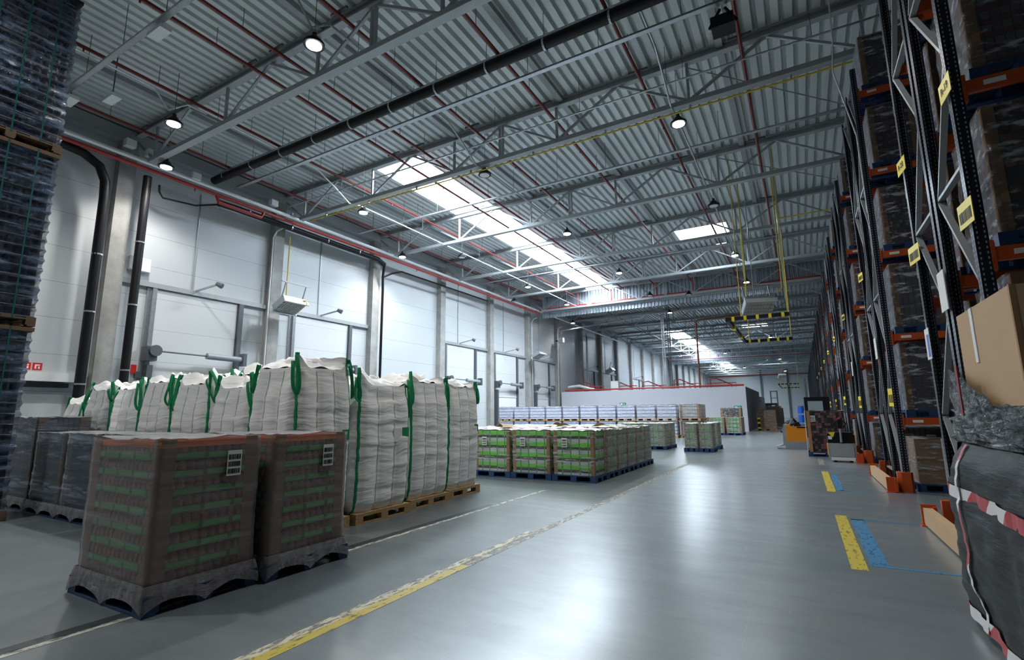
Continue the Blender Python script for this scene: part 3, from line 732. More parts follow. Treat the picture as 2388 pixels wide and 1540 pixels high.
def load(lab, loc, lx, ly, h, goods, film='film_clear', boards=(1,1,1,1), pal='blue', top='topfilm', nl=0, flare=.0, rz=0, group=None, inset=.02, cat='pallet load', name='wrapped_pallet', label=None, skirt=False, lift=.02, pz=.144, bw=.13):
    t = thing(name, lab, cat, loc, rz, group)
    obj('pallet', pallet_mesh(lx, ly, M[pal], pal), None, t)
    gx, gy = lx/2-inset-.03, ly/2-inset-.03; zt = h-.02
    obj('goods', cboxmesh(('g', round(lx,2), round(ly,2), round(h,2), goods), -gx,-gy,pz,gx,gy,zt, G[goods]), None, t)
    for i, (sx, sy) in enumerate(((-1,-1),(1,-1),(1,1),(-1,1))):
        if boards[i]: obj('corner_board', board_mesh(sx, sy, gx, gy, pz+.01, zt+.01, bw), None, t)
    if top: obj('top_sheet', topsheet_mesh(gx+.015, gy+.015, zt+.005, M[top], top, lift), None, t)
    if film: obj('stretch_film', film_mesh(2*gx+.045, 2*gy+.045, pz-.03, zt+.02, M[film], film, flare, nl=nl), None, t)
    if skirt: obj('film_skirt', skirt_mesh(lx+.03, ly+.03, pz+.06), None, t)
    return t

# foreground pallets of bottles with modelled trays
M['tray'] = mk_layers('printed_tray', .06, [(0, (.08,.42,.07)), (.2, (.20,.85,.18)), (.85, (.08,.40,.08))], .26, (.05,.22,.05), .4, .65)
M['bottle'] = plain('red_brown_bottle', (.72,.22,.14), .25, 0, .75, 11)
M['cap'] = plain('orange_shrink', (.85,.18,.03), .35, 0, .35, 8)
M['pinkbottle'] = plain('pink_bottle', (.40,.12,.11), .3, 0, .3, 10)
def bottle_layer(lx, ly, h, r=.033):
    k = ('bot', lx, ly, h)
    if k not in CACHE:
        mb = MB(); nx = int(lx/(2*r+.004)); ny = int(ly/(2*r+.004))
        pts = [(-lx/2+r+(lx-2*r)*i/(nx-1), s*(ly/2-r)) for i in range(nx) for s in (-1,1)] + [(s*(lx/2-r), -ly/2+r+(ly-2*r)*j/(ny-1)) for j in range(1,ny-1) for s in (-1,1)]
        for x, y in pts:
            mb.cyl((x,y,.012),(x,y,h*.72),r,8,r,False); mb.cyl((x,y,h*.72),(x,y,h*.94),r,8,r*.55); 
        mb.box(-lx/2+2*r,-ly/2+2*r,.012,lx/2-2*r,ly/2-2*r,h*.9)
        me = mb.mesh('bottle_layer'); me.materials.append(M['bottle']); CACHE[k] = me
    return CACHE[k]
def tray_mesh(lx, ly, h):
    k = ('tray', lx, ly, h)
    if k not in CACHE:
        me = MB().box(-lx/2-.004,-ly/2-.004,0,lx/2+.004,ly/2+.004,h).mesh('tray'); me.materials.append(M['tray']); CACHE[k] = me
    return CACHE[k]
def bottles_load(lab, loc, lx, ly, h, film, group, nl=8, boards=(1,1,1,1), lbl=True):
    t = thing('wrapped_pallet', lab, 'pallet load', loc, 0, group)
    obj('pallet', pallet_mesh(lx, ly, M['blue'], 'blue'), None, t)
    gx, gy = lx/2-.07, ly/2-.055; lh = (h-.144-.02)/nl
    for i in range(nl):
        z = .144+lh*i
        o = obj('bottle_layer', bottle_layer(2*gx-.01, 2*gy-.01, lh), None, t, loc=(0,0,z))
        obj('tray', tray_mesh(2*gx, 2*gy, lh*.40), None, o)
    top = obj('top_tray', MB().box(-gx-.004,-gy-.004,h-.06,gx+.004,gy+.004,h-.012), M['cap'], t)
    for i, (sx, sy) in enumerate(((-1,-1),(1,-1),(1,1),(-1,1))):
        if boards[i]: obj('corner_board', board_mesh(sx, sy, gx, gy, .15, h+.005, .115), None, t)
    obj('top_sheet', topsheet_mesh(gx+.015, gy+.015, h, M['topfilm'], 'topfilm'), None, t)
    obj('stretch_film', film_mesh(2*gx+.05, 2*gy+.05, .12, h+.012, M[film], film, .0, nl=nl), None, t)
    obj('film_skirt', skirt_mesh(lx+.02, ly+.02, .22), None, t)
    if lbl: barcode(t, gx+.04, .18, h-.22, PI/2, .13, .22)
    return t
GA = 'foreground wrapped bottle pallets'
bottles_load('hazy wrapped pallet of green trays and red bottles, nearest in the left foreground', (-5.065,2.58,0), 1.27, .93, 1.31, 'film_grey', GA)
bottles_load('hazy wrapped pallet of green trays and red bottles, just right of the nearest one', (-5.0,3.56,0), 1.27, .95, 1.31, 'film_grey', GA)
GB = 'second row of wrapped pallets'
load('taller wrapped pallet of dark cans at the left end of the second row', (-11.72,3.80,0), 1.2, .8, 1.52, 'darkcan', 'film_blue', group=GB, nl=5, skirt=True)
for i, s in enumerate(('second','third','fourth','fifth')):
    load('blue hazy wrapped pallet behind the nearest one, %s from the left in its row' % s, (-10.5+1.19*i,3.78,0), 1.17, .78, 1.27, 'teal', 'film_blue', group=GB, nl=7, skirt=True)

# tall stacks of empty cans at the left edge
M['canfilm'] = mk_film('blue_glossy_film', .08, (.22,.32,.50), .06, .75, 1.0, (1.2,1.2,6), 1., .5)
M['darkwood'] = plain('dark_pallet_wood', (.13,.08,.045), .75, 0, .3, 8)
M['teal'] = plain('teal_strap', (.0,.085,.08), .35)
M['can'] = plain('printed_can', (.045,.035,.06), .22, .4, .9, 9)
M['slip'] = plain('layer_sheet', (.22,.21,.22), .5)
def can_layer():
    mb = MB(); r = .05; L = 1.16; n = 11
    for i in range(n):
        c = -L/2+r+(L-2*r)*i/(n-1)
        for x, y in ((c,-L/2+r),(c,L/2-r),(-L/2+r,c),(L/2-r,c)): mb.cyl((x,y,.008),(x,y,.148),r*.96,8,r*.96,False)
    mb.box(-L/2+.09,-L/2+.09,.0,L/2-.09,L/2-.09,.15)
    me = mb.mesh('can_layer'); smooth_mesh(me, 40); me.materials.append(M['can']); return me
CL = can_layer(); SH = MB().box(-.61,-.61,0,.61,.61,.008).mesh('layer_sheet'); SH.materials.append(M['slip'])
for i, (z, s) in enumerate(((0,'bottom'),(2.92,'middle'),(5.84,'top'))):
    t = thing('can_pallet', 'tall wrapped pallet of layered cans at the left edge, %s of the stack' % s, 'pallet load', (-11.0,2.36,z), 0, 'stacked can pallets at the left edge')
    obj('pallet', pallet_mesh(1.26,1.26,M['darkwood'],'darkwood'), None, t)
    for j in range(17):
        o = obj('can_layer', CL, None, t, loc=(0,0,.15+.158*j)); obj('layer_sheet', SH, None, o)
    obj('top_board', MB().box(-.63,-.63,2.84,.63,.63,2.90), M['black' if i == 2 else 'darkwood'], t)
    for x in (-.35,0,.35):
        obj('strap', MB().box(x-.01,-.632,.1,x+.01,-.628,2.9).box(.628,x-.01,.1,.632,x+.01,2.9), M['teal'], t)
    obj('stretch_film', film_mesh(1.25,1.25,.1,2.86,M['canfilm'],'can%d' % i,0,n=14,wav=.02,nl=17), None, t)

# ------------------------------------------------------------------ big bags on wooden pallets
def mk_bag():
    t = NT('woven_white_bag'); co = t.coord(); x, y, z = t.sep(co)
    wv = t.n('VectorMath'); wv.operation = 'MULTIPLY_ADD'
    nz = t.n('TexNoise'); nz.inputs['Scale'].default_value = 1.6; nz.inputs['Detail'].default_value = 2; t.l(co, nz.inputs['Vector'])
    t.l(nz.outputs['Color'], wv.inputs[0]); wv.inputs[1].default_value = (.25,.25,.25); t.l(co, wv.inputs[2])
    n = t.noise(t.scale(wv.outputs[0], (1.1,1.1,8)), 1.5, 2, .45); n2 = t.noise(t.scale(wv.outputs[0], (2,2,17)), 1.3, 1.5, .4)
    w = t.math('ADD', t.math('POWER', n, 1.5), t.math('MULTIPLY', n2, .30))
    c = t.mix(t.noise(co, 1.5), (.86,.86,.86), (.93,.925,.915))
    b = t.bsdf(c, .5, 0, t.bump(w, .30, .07), .4)
    return t.done(b)
M['bag'] = mk_bag()
def bag_shape(seed, wx, wy, H):
    rnd = random.Random(seed)
    cz = [rnd.uniform(.04,.22) for _ in range(4)]
    def corner_lift(q):
        f = q-int(q); k = int(q) % 4
        d = min(f, 1-f); c = cz[k] if f < .5 else cz[(k+1) % 4]
        return c*max(0, 1-d*5)**1.5
    def side(u, v):
        q = u*4 % 4; s = int(q); f = q-s
        bulge = .05*math.sin(PI*min(1,max(0,v)))**.6
        lobe = abs(math.sin(PI*3*f))**.55*.035
        hx, hy = wx/2, wy/2
        a = [(-hx+wx*f,-hy),(hx,-hy+wy*f),(hx-wx*f,hy),(-hx,hy-wy*f)][s]
        nrm = [(0,-1),(1,0),(0,1),(-1,0)][s]
        e = min(f,1-f); rc = max(0,(.1-e)/.1)**2*.05
        tap = 1-.05*max(0,(v-.72)/.28)**1.5
        crease = .022*noise.noise(Vector((a[0]*1.3+seed*3.3,a[1]*1.3,v*H*9)))+.012*noise.noise(Vector((a[0]*3+seed,a[1]*3,v*H*22)))
        o = (lobe+bulge)*(1 if v < .8 else max(.2,1-(v-.8)*3.2))-rc+crease*(.6+.4*v)
        z = v*H+corner_lift(q)*max(0,(v-.55)/.45)**2 + .012*noise.noise(Vector((a[0]*4,a[1]*4,seed)))
        if v < .06: o -= .03*(1-v/.06)
        return (a[0]*tap+nrm[0]*o, a[1]*tap+nrm[1]*o, z)
    def top(u, v):
        p = side(u, 1.0); k = 1-v
        r = math.hypot(p[0],p[1]); bump = .13*math.sin(PI*min(1,v*1.15))*(.6+.9*noise.noise(Vector((p[0]*2.5*k+seed*7,p[1]*2.5*k,v*2))))+.05*noise.noise(Vector((p[0]*6+seed,p[1]*6,v*5)))
        base = H+.04
        return (p[0]*k, p[1]*k, p[2]*(1-v)**1.0*1.0+base*(1-(1-v)) + bump)
    return side, top, cz
BAGM = {}
def bag_meshes(seed, wx=1.0, wy=1.0, H=1.95):
    k = (seed, wx, wy, H)
    if k in BAGM: return BAGM[k]
    side, top, cz = bag_shape(seed, wx, wy, H)
    mb = MB().grid(side, 72, 56, True).grid(top, 72, 12, True)
    mb.add([side(i/72,0) for i in range(72)], [tuple(range(72))[::-1]])
    body = mb.mesh('bag_body'); smooth_mesh(body, 70); body.materials.append(M['bag'])
    straps = []
    for c in range(4):
        s = MB(); pts = []
        for j in range(24):
            p = Vector(side(c/4.0+.0005, j/23)); pts.append(p*1.0+Vector((p.x,p.y,0)).normalized()*.006)
        vs = []; fs = []
        for j, p in enumerate(pts):
            n = Vector((p.x,p.y,0)).normalized(); tg = Vector((-n.y,n.x,0))
            vs += [p-tg*.028-n*.012, p+n*.006, p+tg*.028-n*.012]
        for j in range(len(pts)-1): fs += [(3*j,3*j+1,3*j+4,3*j+3),(3*j+1,3*j+2,3*j+5,3*j+4)]
        me = s.add(vs, fs).mesh('corner_strap'); me.materials.append(M['greenstrap']); straps.append(me)
    loops = []
    rnd = random.Random(seed+50)
    for c in range(4):
        p = Vector(side(c/4.0+.0005, .97)); n = Vector((p.x,p.y,0)).normalized(); tg = Vector((-n.y,n.x,0))
        dr = rnd.uniform(.25,.5); up = rnd.uniform(.02,.12); sw = rnd.uniform(-.08,.08)
        pts = [p+n*.01, p+Vector((0,0,up))+n*.03, p+n*.06+tg*(.02+sw)+Vector((0,0,-.08)), p+n*.07+tg*(.05+sw)-Vector((0,0,dr*.7)), p+n*.08+tg*(.03+sw)-Vector((0,0,dr)), p+n*.09+tg*(-.02+sw)-Vector((0,0,dr*.75)), p+n*.07+tg*-.03-Vector((0,0,dr*.25)), p+n*.03-tg*.04+Vector((0,0,-.02))]
        sm = []
        for i in range(len(pts)-1):
            for q in range(4):
                t = q/4; a0 = pts[max(i-1,0)]; a1 = pts[i]; a2 = pts[i+1]; a3 = pts[min(i+2,len(pts)-1)]
                sm.append(.5*((2*a1)+(-a0+a2)*t+(2*a0-5*a1+4*a2-a3)*t*t+(-a0+3*a1-3*a2+a3)*t**3))
        me = MB().tube(sm, .024, 6, True, .006).mesh('lifting_loop'); me.materials.append(M['greenstrap']); loops.append(me)
    seams = []
    for q in (0,1,2,3):
        s = MB()
        for f in (1/3,2/3):
            pts = []
            for j in range(20):
                p = Vector(side((q+f)/4, .03+.95*j/19)); n = [Vector((0,-1,0)),Vector((1,0,0)),Vector((0,1,0)),Vector((-1,0,0))][q]; pts.append(p+n*.004)
            s.tube(pts, .0035, 4)
        me = s.mesh('stitched_seam'); me.materials.append(M['greenseam']); seams.append(me)
    fl = MB(); rr = random.Random(seed+9)
    a0 = rr.uniform(0,6)
    def flap(u, v):
        an = 2*PI*u; r = .10+.20*v+.05*noise.noise(Vector((math.cos(an)*2+seed,math.sin(an)*2,v*3)))
        return (r*math.cos(an)*.9, r*math.sin(an), H+.04+.16*math.sin(PI*v*.8)+.10*noise.noise(Vector((math.cos(an)*3,math.sin(an)*3+seed,v*2)))*(1-v*.6)-.12*v*v)
    me = fl.grid(flap, 26, 8, True).mesh('top_spout'); smooth_mesh(me); me.materials.append(M['bag'])
    BAGM[k] = (body, straps, loops, seams, me); return BAGM[k]
wp0 = None
def wood_pallet(loc, lx, ly, lab, rz=0):
    t = thing('wooden_pallet', lab, 'pallet', loc, rz, 'wooden pallets under the big bags')
    hx, hy = lx/2, ly/2; mb = MB()
    for i in range(6):
        x = -hx+.06+(lx-.12)*i/5; mb.box(x-.06,-hy,.122,x+.06,hy,.144)
    obj('top_deck', mb, M['wood'], t)
    obj('stringer', MB().box(-hx,-hy,.1,-hx+.1,hy,.122), M['wood'], t); obj('stringer', MB().box(hx-.1,-hy,.1,hx,hy,.122), M['wood'], t)
    for sx in (-1,0,1):
        for sy in (-1,0,1): obj('block', MB().box(sx*(hx-.06)-.06,sy*(hy-.07)-.07,.022,sx*(hx-.06)+.06,sy*(hy-.07)+.07,.1), M['wood'], t)
    for sx in (-1,1): obj('bottom_board', MB().box(sx*(hx-.06)-.06,-hy,0,sx*(hx-.06)+.06,hy,.022), M['wood'], t)
BAGS = [ # x, y, wx, wy, H, seed, rz, where
 (-6.0,4.62,.98,.94,1.98,1,0,'at the near right corner, behind the two foreground pallets'),
 (-5.98,5.73,1.0,1.12,1.80,2,0,'standing second along the aisle edge'),
 (-6.05,6.92,.95,1.04,1.90,3,0,'standing third along the aisle edge'),
 (-6.15,8.05,.95,1.0,1.88,4,0,'standing last along the aisle edge'),
 (-7.06,4.7,.98,.94,1.76,5,0,'leaning left of the corner bag in the front row'),
 (-8.15,4.72,1.02,.94,1.84,6,0,'third from the right in the front row, with tangled green loops'),
 (-9.25,4.75,1.0,.94,1.92,7,0,'fourth from the right in the front row'),
 (-10.35,4.78,1.0,.94,1.84,8,0,'fifth from the right in the front row'),
 (-11.45,4.8,1.0,.94,1.86,9,0,'sixth from the right in the front row'),
 (-12.6,4.85,1.0,.94,1.62,10,0,'leftmost in the front row with crumpled top'),
 (-7.1,5.78,1.0,1.0,1.9,6,.0,'in the second row behind the leaning bag'),
 (-8.2,5.78,1.0,1.0,2.06,3,PI/2,'in the second row behind the tangled loops'),
 (-9.35,5.8,1.0,1.0,2.0,9,PI,'in the second row, left of its middle'),
 (-10.5,5.8,1.0,1.0,1.9,1,PI/2,'in the second row at the left')]
GBG = 'white big bags on pallets'
for x, y, wx, wy, H, sd, rz, where in BAGS:
    wood_pallet((x,y,0), wx+.04, wy-.0, 'wooden pallet under the bag ' + where.replace(', with tangled green loops', '')); wx -= .09; wy -= .08
    body, straps, loops, seams, spout = bag_meshes(sd, wx, wy, H)
    t = thing('big_bag', 'white bulk bag ' + where, 'bag', (x,y,.144), rz, GBG)
    obj('bag_body', body, None, t)
    for me in straps: obj('corner_strap', me, None, t)
    for me in loops: obj('lifting_loop', me, None, t)
    for me in seams: obj('stitched_seam', me, None, t)
    obj('top_spout', spout, None, t)
    if sd in (1,2,4):
        obj('green_tag', MB().box(wx/2+.07,wy*.30,1.02,wx/2+.085,wy*.44,1.16), M['greenstrap'], t)
        obj('paper_tag', MB().box(wx/2+.07,wy*.12,.95,wx/2+.082,wy*.28,1.15), M['paper'], t)

# ------------------------------------------------------------------ green goods block and others beyond
GD = 'block of green wrapped pallets'
RN = ['front','second','third','fourth','fifth','last']; CN = ['right','second from right','third from right','left']
pd = None
for c in range(4):
    for r in range(6):
        x = -4.52-1.07*c; y = 10.97+.81*r
        lab = 'wrapped pallet of green cartons in the big block, %s row, %s column' % (RN[r], CN[c])
        if pd is None:
            pd = load(lab, (x,y,0), 1.05, .80, 1.12, 'green', 'film_clear', top='paper', nl=4, group=GD, lift=.03, bw=.08); barcode(pd, -.2, -.40, .85, 0, .13, .2)
            pd2 = None
        elif c == 0 and r in (1,2,3,4,5):
            load(lab, (x,y,0), 1.05, .80, 1.10+.02*(r % 2), 'palegreen', 'film_white', boards=(0,1,0,0), top='paper', nl=4, group=GD, lift=.03)
        else: dup(pd, (x,y,0), lab)
for k, (x, y, rz) in enumerate(((-5.4,12.2,.3),(-7.0,11.9,-.5),(-6.2,13.3,.8),(-4.6,12.9,0))):
    mb = MB().grid(lambda u, v: (-.3+.6*u, -.22+.44*v, .02+.11*math.sin(PI*min(1,u*1.1))**2*(1-.7*v)), 10, 5)
    o = tag(obj('cardboard_sheet', mb, M['carton']), 'curled cardboard sheet on the green block, %s' % ('near middle','left part','back middle','right part')[k], 'sheet', 'curled cardboard sheets')
    o.location = (x, y, 1.13); o.rotation_euler = (0,0,rz)
GE = 'small pallet groups behind the green block'
for k, (x, y) in enumerate(((-5.38,21.5),(-6.5,21.5),(-5.36,22.5),(-6.5,22.5))):
    load('pale green wrapped pallet in the four-pallet group behind the green block, %s' % ('front right','front left','back right','back left')[k], (x,y,0), .95, .85, 1.06, 'palegreen', 'film_white', boards=(0,1,0,0), bw=.08, nl=4, group=GE, top='paper')
for k, (x, y) in enumerate(((-3.84,20.9),(-3.28,20.9),(-3.3,22.6))):
    load('small green wrapped half pallet alone in mid floor, %s' % ('front left','front right','behind on the right')[k], (x,y,0), .54, .85, 1.08, 'palegreen' if k < 2 else 'green', 'film_white', boards=(1,1,0,0), bw=.06, nl=4, group=GE, top='paper')
for k, (x, y) in enumerate(((-3.95,36.2),(-5.0,36.2),(-6.05,36.2),(-3.95,37.2),(-5.0,37.2))):
    load('green wrapped pallet before the white partition, %s' % ('front right','front middle','front left','back right','back middle')[k], (x,y,0), 1.0, .85, 1.15, 'palegreen', 'film_clear', nl=4, group='green pallets before the partition', top='carton')
load('dark patterned wrapped pallet stacked highest before the partition corner', (-4.35,38.6,0), 1.4, 1.0, 1.78, 'dotbox', 'film_clear', group='green pallets before the partition', top='carton')

GF = 'white and blue stacked pallets'
for k in range(10):
    x = -7.14-1.25*k
    for tr_, z in ((0,0),(1,1.0)):
        lab = 'white and blue wrapped pallet, %s tier, %s from the right in the long stack' % (('lower','upper')[tr_], ORD[k])
        if k == 0 and tr_ == 0: pf = load(lab, (x,31.6,z), 1.2, 1.0, .98, 'bluewhite', 'film_clear', boards=(0,0,0,0), pal='wood', nl=4, group=GF, top='paper')
        else: dup(pf, (x,31.6,z), lab)
for k, (x, y) in enumerate(((-5.85,31.9),(-5.85,33.1))):
    for tr_, z in ((0,0),(1,1.0)):
        lab = 'shade-grey white wrapped pallet, %s tier, at the right end of the long stack, %s' % (('lower','upper')[tr_], ('front','behind')[k])
        if k == 0 and tr_ == 0: pg = load(lab, (x,y,z), 1.2, 1.0, .98, 'shadewhite', 'film_clear', boards=(1,1,1,1), pal='wood', nl=4, group=GF, top='paper')
        else: dup(pg, (x,y,z), lab)

# ------------------------------------------------------------------ pallet racks
RY = [12.1+6.05*(k-1) for k in range(20)]; RX = 1.58; LEV = [1.36,2.97,4.65,6.42,8.2]; RH = 8.75
def mk_upright():
    t = NT('upright_lit_dots'); x, y, z = t.sep(t.coord())
    fz = t.math('SUBTRACT', t.math('FRACT', t.math('DIVIDE', z, .05)), .5)
    hx = t.math('SUBTRACT', t.math('ABSOLUTE', x), .027); hy = t.math('SUBTRACT', t.math('ABSOLUTE', y), .027)
    def dot(h): return t.math('LESS_THAN', t.math('ADD', t.math('POWER', t.math('DIVIDE', h, .0065), 2), t.math('POWER', t.math('DIVIDE', fz, .26), 2)), 1.)
    d = t.math('MAXIMUM', dot(hx), dot(hy))
    c = t.mix(d, (.006,.010,.022), (.36,.38,.40))  # pale dots paint in the light that shows through the post holes
    return t.done(t.bsdf(c, .33, .1))
M['upright'] = mk_upright()
def up_mesh(h):
    k = ('up', h)
    if k not in CACHE:
        # open omega section, front web with returned flanges
        w, d, th = .05, .05, .006
        poly = [(-w,-d),(w,-d),(w,d),(w-.02,d),(w-.02,d-th),(w-th,d-th),(w-th,-d+th),(-w+th,-d+th),(-w+th,d-th),(-w+.02,d-th),(-w+.02,d),(-w,d)]
        me = MB().prism(poly, 0, h, 'z').mesh('upright'); me.materials.append(M['upright']); CACHE[k] = me
    return CACHE[k]
def brace_mesh(p, q):
    k = ('br', tuple(round(v,2) for v in p), tuple(round(v,2) for v in q))
    if k not in CACHE:
        me = MB().bar(p, q, .035, .06, (1,0,0)).mesh('brace'); me.materials.append(M['brace']); CACHE[k] = me
    return CACHE[k]
def mcache(key, fn, mat, nm):
    if key not in CACHE:
        me = fn().mesh(nm); me.materials.append(mat); CACHE[key] = me
    return CACHE[key]
def make_rack(lab, loc, full):
    t = thing('pallet_rack', lab, 'rack', loc, 0, 'double pallet rack rows')
    ys = (0, 1.1, 1.3, 2.4); xs = (0, 2.8) if full else (0,)
    for x in xs:
        for j, y in enumerate(ys):
            o = obj('upright', up_mesh(RH), None, t, loc=(x,y,0))
            if j in (1,3): o.rotation_euler = (0,0,PI)
        for fr in (0, 1.3):
            n = 7; dz = 1.2
            for i in range(n):
                z0 = .25+dz*i
                a, b = (fr+.06, fr+1.04) if i % 2 == 0 else (fr+1.04, fr+.06)
                obj('brace', brace_mesh((x,a,z0),(x,b,z0+dz*.97)), None, t)
            for z in (.25, 3.85, 6.2, 8.6): obj('cross_brace', brace_mesh((x,fr+.06,z),(x,fr+1.04,z)), None, t)
    for z in LEV:
        for y in ys:
            obj('beam', mcache(('bm',), lambda: MB().box(.05,-.025,-.13,2.75,.025,0).box(.045,-.04,-.22,.075,.04,.06), M['orange'], 'beam'), None, t, loc=(0,y-.02 if y in (0,1.3) else y+.02,z))
    for y in (0, 2.4):
        s = -1 if y == 0 else 1
        obj('foot_guard', mcache(('fg',s), lambda: MB().prism([(-.12,s*.0),(-.12,s*.08),(-.06,s*.13),(.08,s*.13),(.12,s*.08),(.12,s*.0)], 0, .36, 'z'), M['orange'], 'foot_guard'), None, t, loc=(-.03,y+s*.02,0))
    for y in ys: obj('base_plate', mcache(('bp',), lambda: MB().box(-.08,-.08,0,.08,.08,.012), M['dsteel'], 'base_plate'), None, t, loc=(0,y,0))
    return t
rk = {}
for k in range(20):
    lab = 'navy and orange double pallet rack row, %s from the camera' % ORD[k]
    full = k < 3
    if full not in rk: rk[full] = make_rack(lab, (RX,RY[k],0), full)
    else: dup(rk[full], (RX,RY[k],0), lab)
# beam tags
for k in range(3):
    for li, z in enumerate(LEV):
        tag(obj('beam_label', MB().box(RX+.2,RY[k]-.052,z-.09,RX+.36,RY[k]-.047,z-.04), M['paper']), 'small white location label on the %s beam of the %s rack row' % (ORD[li], ORD[k]), 'label', 'white beam labels')
# wooden end boards
for k in range(4):
    y0, y1 = (RY[k]-.2, RY[k]+2.65)
    t = thing('guard_board', 'timber guard board with orange end plates at the foot of the %s rack row' % ORD[k], 'board', (1.31, 0, 0), 0, 'timber rack end guards')
    obj('timber', MB().box(-.05,y0+.02,.02,.05,y1-.02,.23), M['carton'], t)
    for y in (y0, y1): obj('end_plate', MB().box(-.07,y-.02,0,.09,y+.02,.27).box(.05,y-.08,0,.09,y+.08,.25).box(-.09,y-.08,0,.12,y+.08,.012), M['orange'], t)

# row end signs with text
def text_mesh(s, size):
    c = bpy.data.curves.new('txt', 'FONT'); c.body = s; c.size = size; c.align_x = 'CENTER'; c.align_y = 'CENTER'; c.extrude = .001
    o = bpy.data.objects.new('txt', c); COL.objects.link(o)
    me = bpy.data.meshes.new_from_object(o.evaluated_get(bpy.context.evaluated_depsgraph_get())); bpy.data.objects.remove(o); bpy.data.curves.remove(c)
    me.materials.append(M['black']); return me
def sign(lab, loc, w, h, txt=None, rz=0, mat='yellowsign', code=False):
    t = thing('rack_sign', lab, 'sign', loc, rz, 'yellow rack signs')
    obj('sign_plate', MB().box(-.006,-w/2,-h/2,0,w/2,h/2), M[mat], t)
    if txt:
        o = obj('sign_text', text_mesh(txt, w*.34), None, t); o.rotation_euler = (PI/2,0,-PI/2); o.location = (-.010,0,0)
    if code:
        b = MB(); y = -w*.4
        while y < w*.38:
            q = random.choice((.008,.014,.02)); b.box(-.009,y,-h*.3,-.006,min(y+q,w*.4),h*.15); y += q+random.choice((.01,.016))
        obj('barcode', b, M['black'], t)
    return t
sign('yellow diamond R-19 sign on the near post of the nearest rack row', (1.50,6.0,4.62), .32, .2, 'R-19', .05)
sign('yellow R-20 sign on the far post of the nearest rack row', (1.50,8.35,4.86), .32, .2, 'R-20', .12)
sign('yellow barcode sign under the R-19 sign on the nearest rack row', (1.50,6.0,3.32), .34, .24, None, .08, code=True)
sign('yellow barcode sign under the R-20 sign on the nearest rack row', (1.50,8.35,3.58), .36, .24, None, .15, code=True)
for k in range(1, 9):
    sign('yellow barcode sign on the near post of the %s rack row' % ORD[k], (1.515,RY[k]+.05,1.75 if k < 3 else 1.9), .2, .34, None, .3, code=True)
    sign('yellow row sign high on the far post of the %s rack row' % ORD[k], (1.515,RY[k]+2.35,4.7), .3, .2, None, .2, code=True)
for k in range(0, 3):
    tag(obj('notice_plate', MB().box(1.49,RY[k]+1.0,2.6,1.50,RY[k]+1.3,3.05), M['paper']), 'off-white notice plate on the middle post of the %s rack row' % ORD[k], 'sign', 'off-white notices')
t = thing('load_notice', 'white and purple load notice on the far post of the nearest rack row', 'sign', (1.50,8.3,2.35)); obj('sign_plate', MB().box(-.006,-.12,-.2,0,.12,.2), M['paper'], t); obj('sign_print', MB().box(-.008,-.09,-.17,-.006,.02,.12), M['bluedrum'], t)
t = thing('load_notice', 'tall white load plate with yellow band low on the middle posts', 'sign', (1.50,7.3,1.62)); obj('sign_plate', MB().box(-.006,-.1,-.28,0,.1,.28), M['paper'], t); obj('sign_print', MB().box(-.008,-.08,-.2,-.006,.08,-.05), M['yellowsign'], t)

# loads on the racks
KIND = ['darkcan','navybox','dotbox','greycan','redbox','pinkblack']
PROTO = {}
LV = [0.0]+LEV; LN = ['floor','first beam','second beam','third beam','fourth beam','top beam']
def rack_load(kind, loc, lab, h):
    key = (kind, h)
    if key not in PROTO:
        PROTO[key] = load(lab, loc, .84, 1.08, h, kind, 'film_rack', pal='blue', group='loads in the pallet racks', nl=5, bw=.09)
        barcode(PROTO[key], .12, -.53, h-.25, 0, .16, .2)
    else: dup(PROTO[key], loc, lab)
pat = {0: [3,1,5,0,4,0], 1: [None,1,3,2,0,1], 2: [3,0,4,4,1,2]}
for k in range(20):
    for li, z in enumerate(LV):
        for side in ((0,1) if k < 3 else (0,)):
            if k > 8 and (li+k) % 2: continue
            kd = (pat[k][li] if k in pat else (k*5+li*3) % 6)
            if side == 1: kd = (li+k+2) % 6
            if kd is None: continue
            h = [1.15,1.38,1.42,1.38,1.42,1.3][li]
            if k == 1 and li == 1: h = 1.45
            lab = '%s pallet on the %s of the %s rack row, %s side' % (('dark can','navy pack','speckled pack','grey bottle','dark red pack','pink pack')[kd], LN[li], ORD[k], ('near','far')[side])
            rack_load(KIND[kd], (RX+.55, RY[k]+.55+1.3*side, z), lab, h)
            if k < 2 and li > 0:
                rack_load(KIND[(kd+1) % 6], (RX+1.45, RY[k]+.55+1.3*side, z), lab.replace(' pallet on', ' pallet inward on'), h)
tld = load('brown carton wrapped with a white strap on the floor under the second rack row', (RX+.6,RY[1]+.5,0), .9, .9, .98, 'brown', 'film_clear', boards=(0,0,0,0), group='loads in the pallet racks')
obj('white_strap', MB().box(-.01,-.445,.15,.012,-.44,.98), M['white'], tld); obj('label_sheet', MB().box(.18,-.446,.84,.34,-.441,.9), M['paper'], tld)

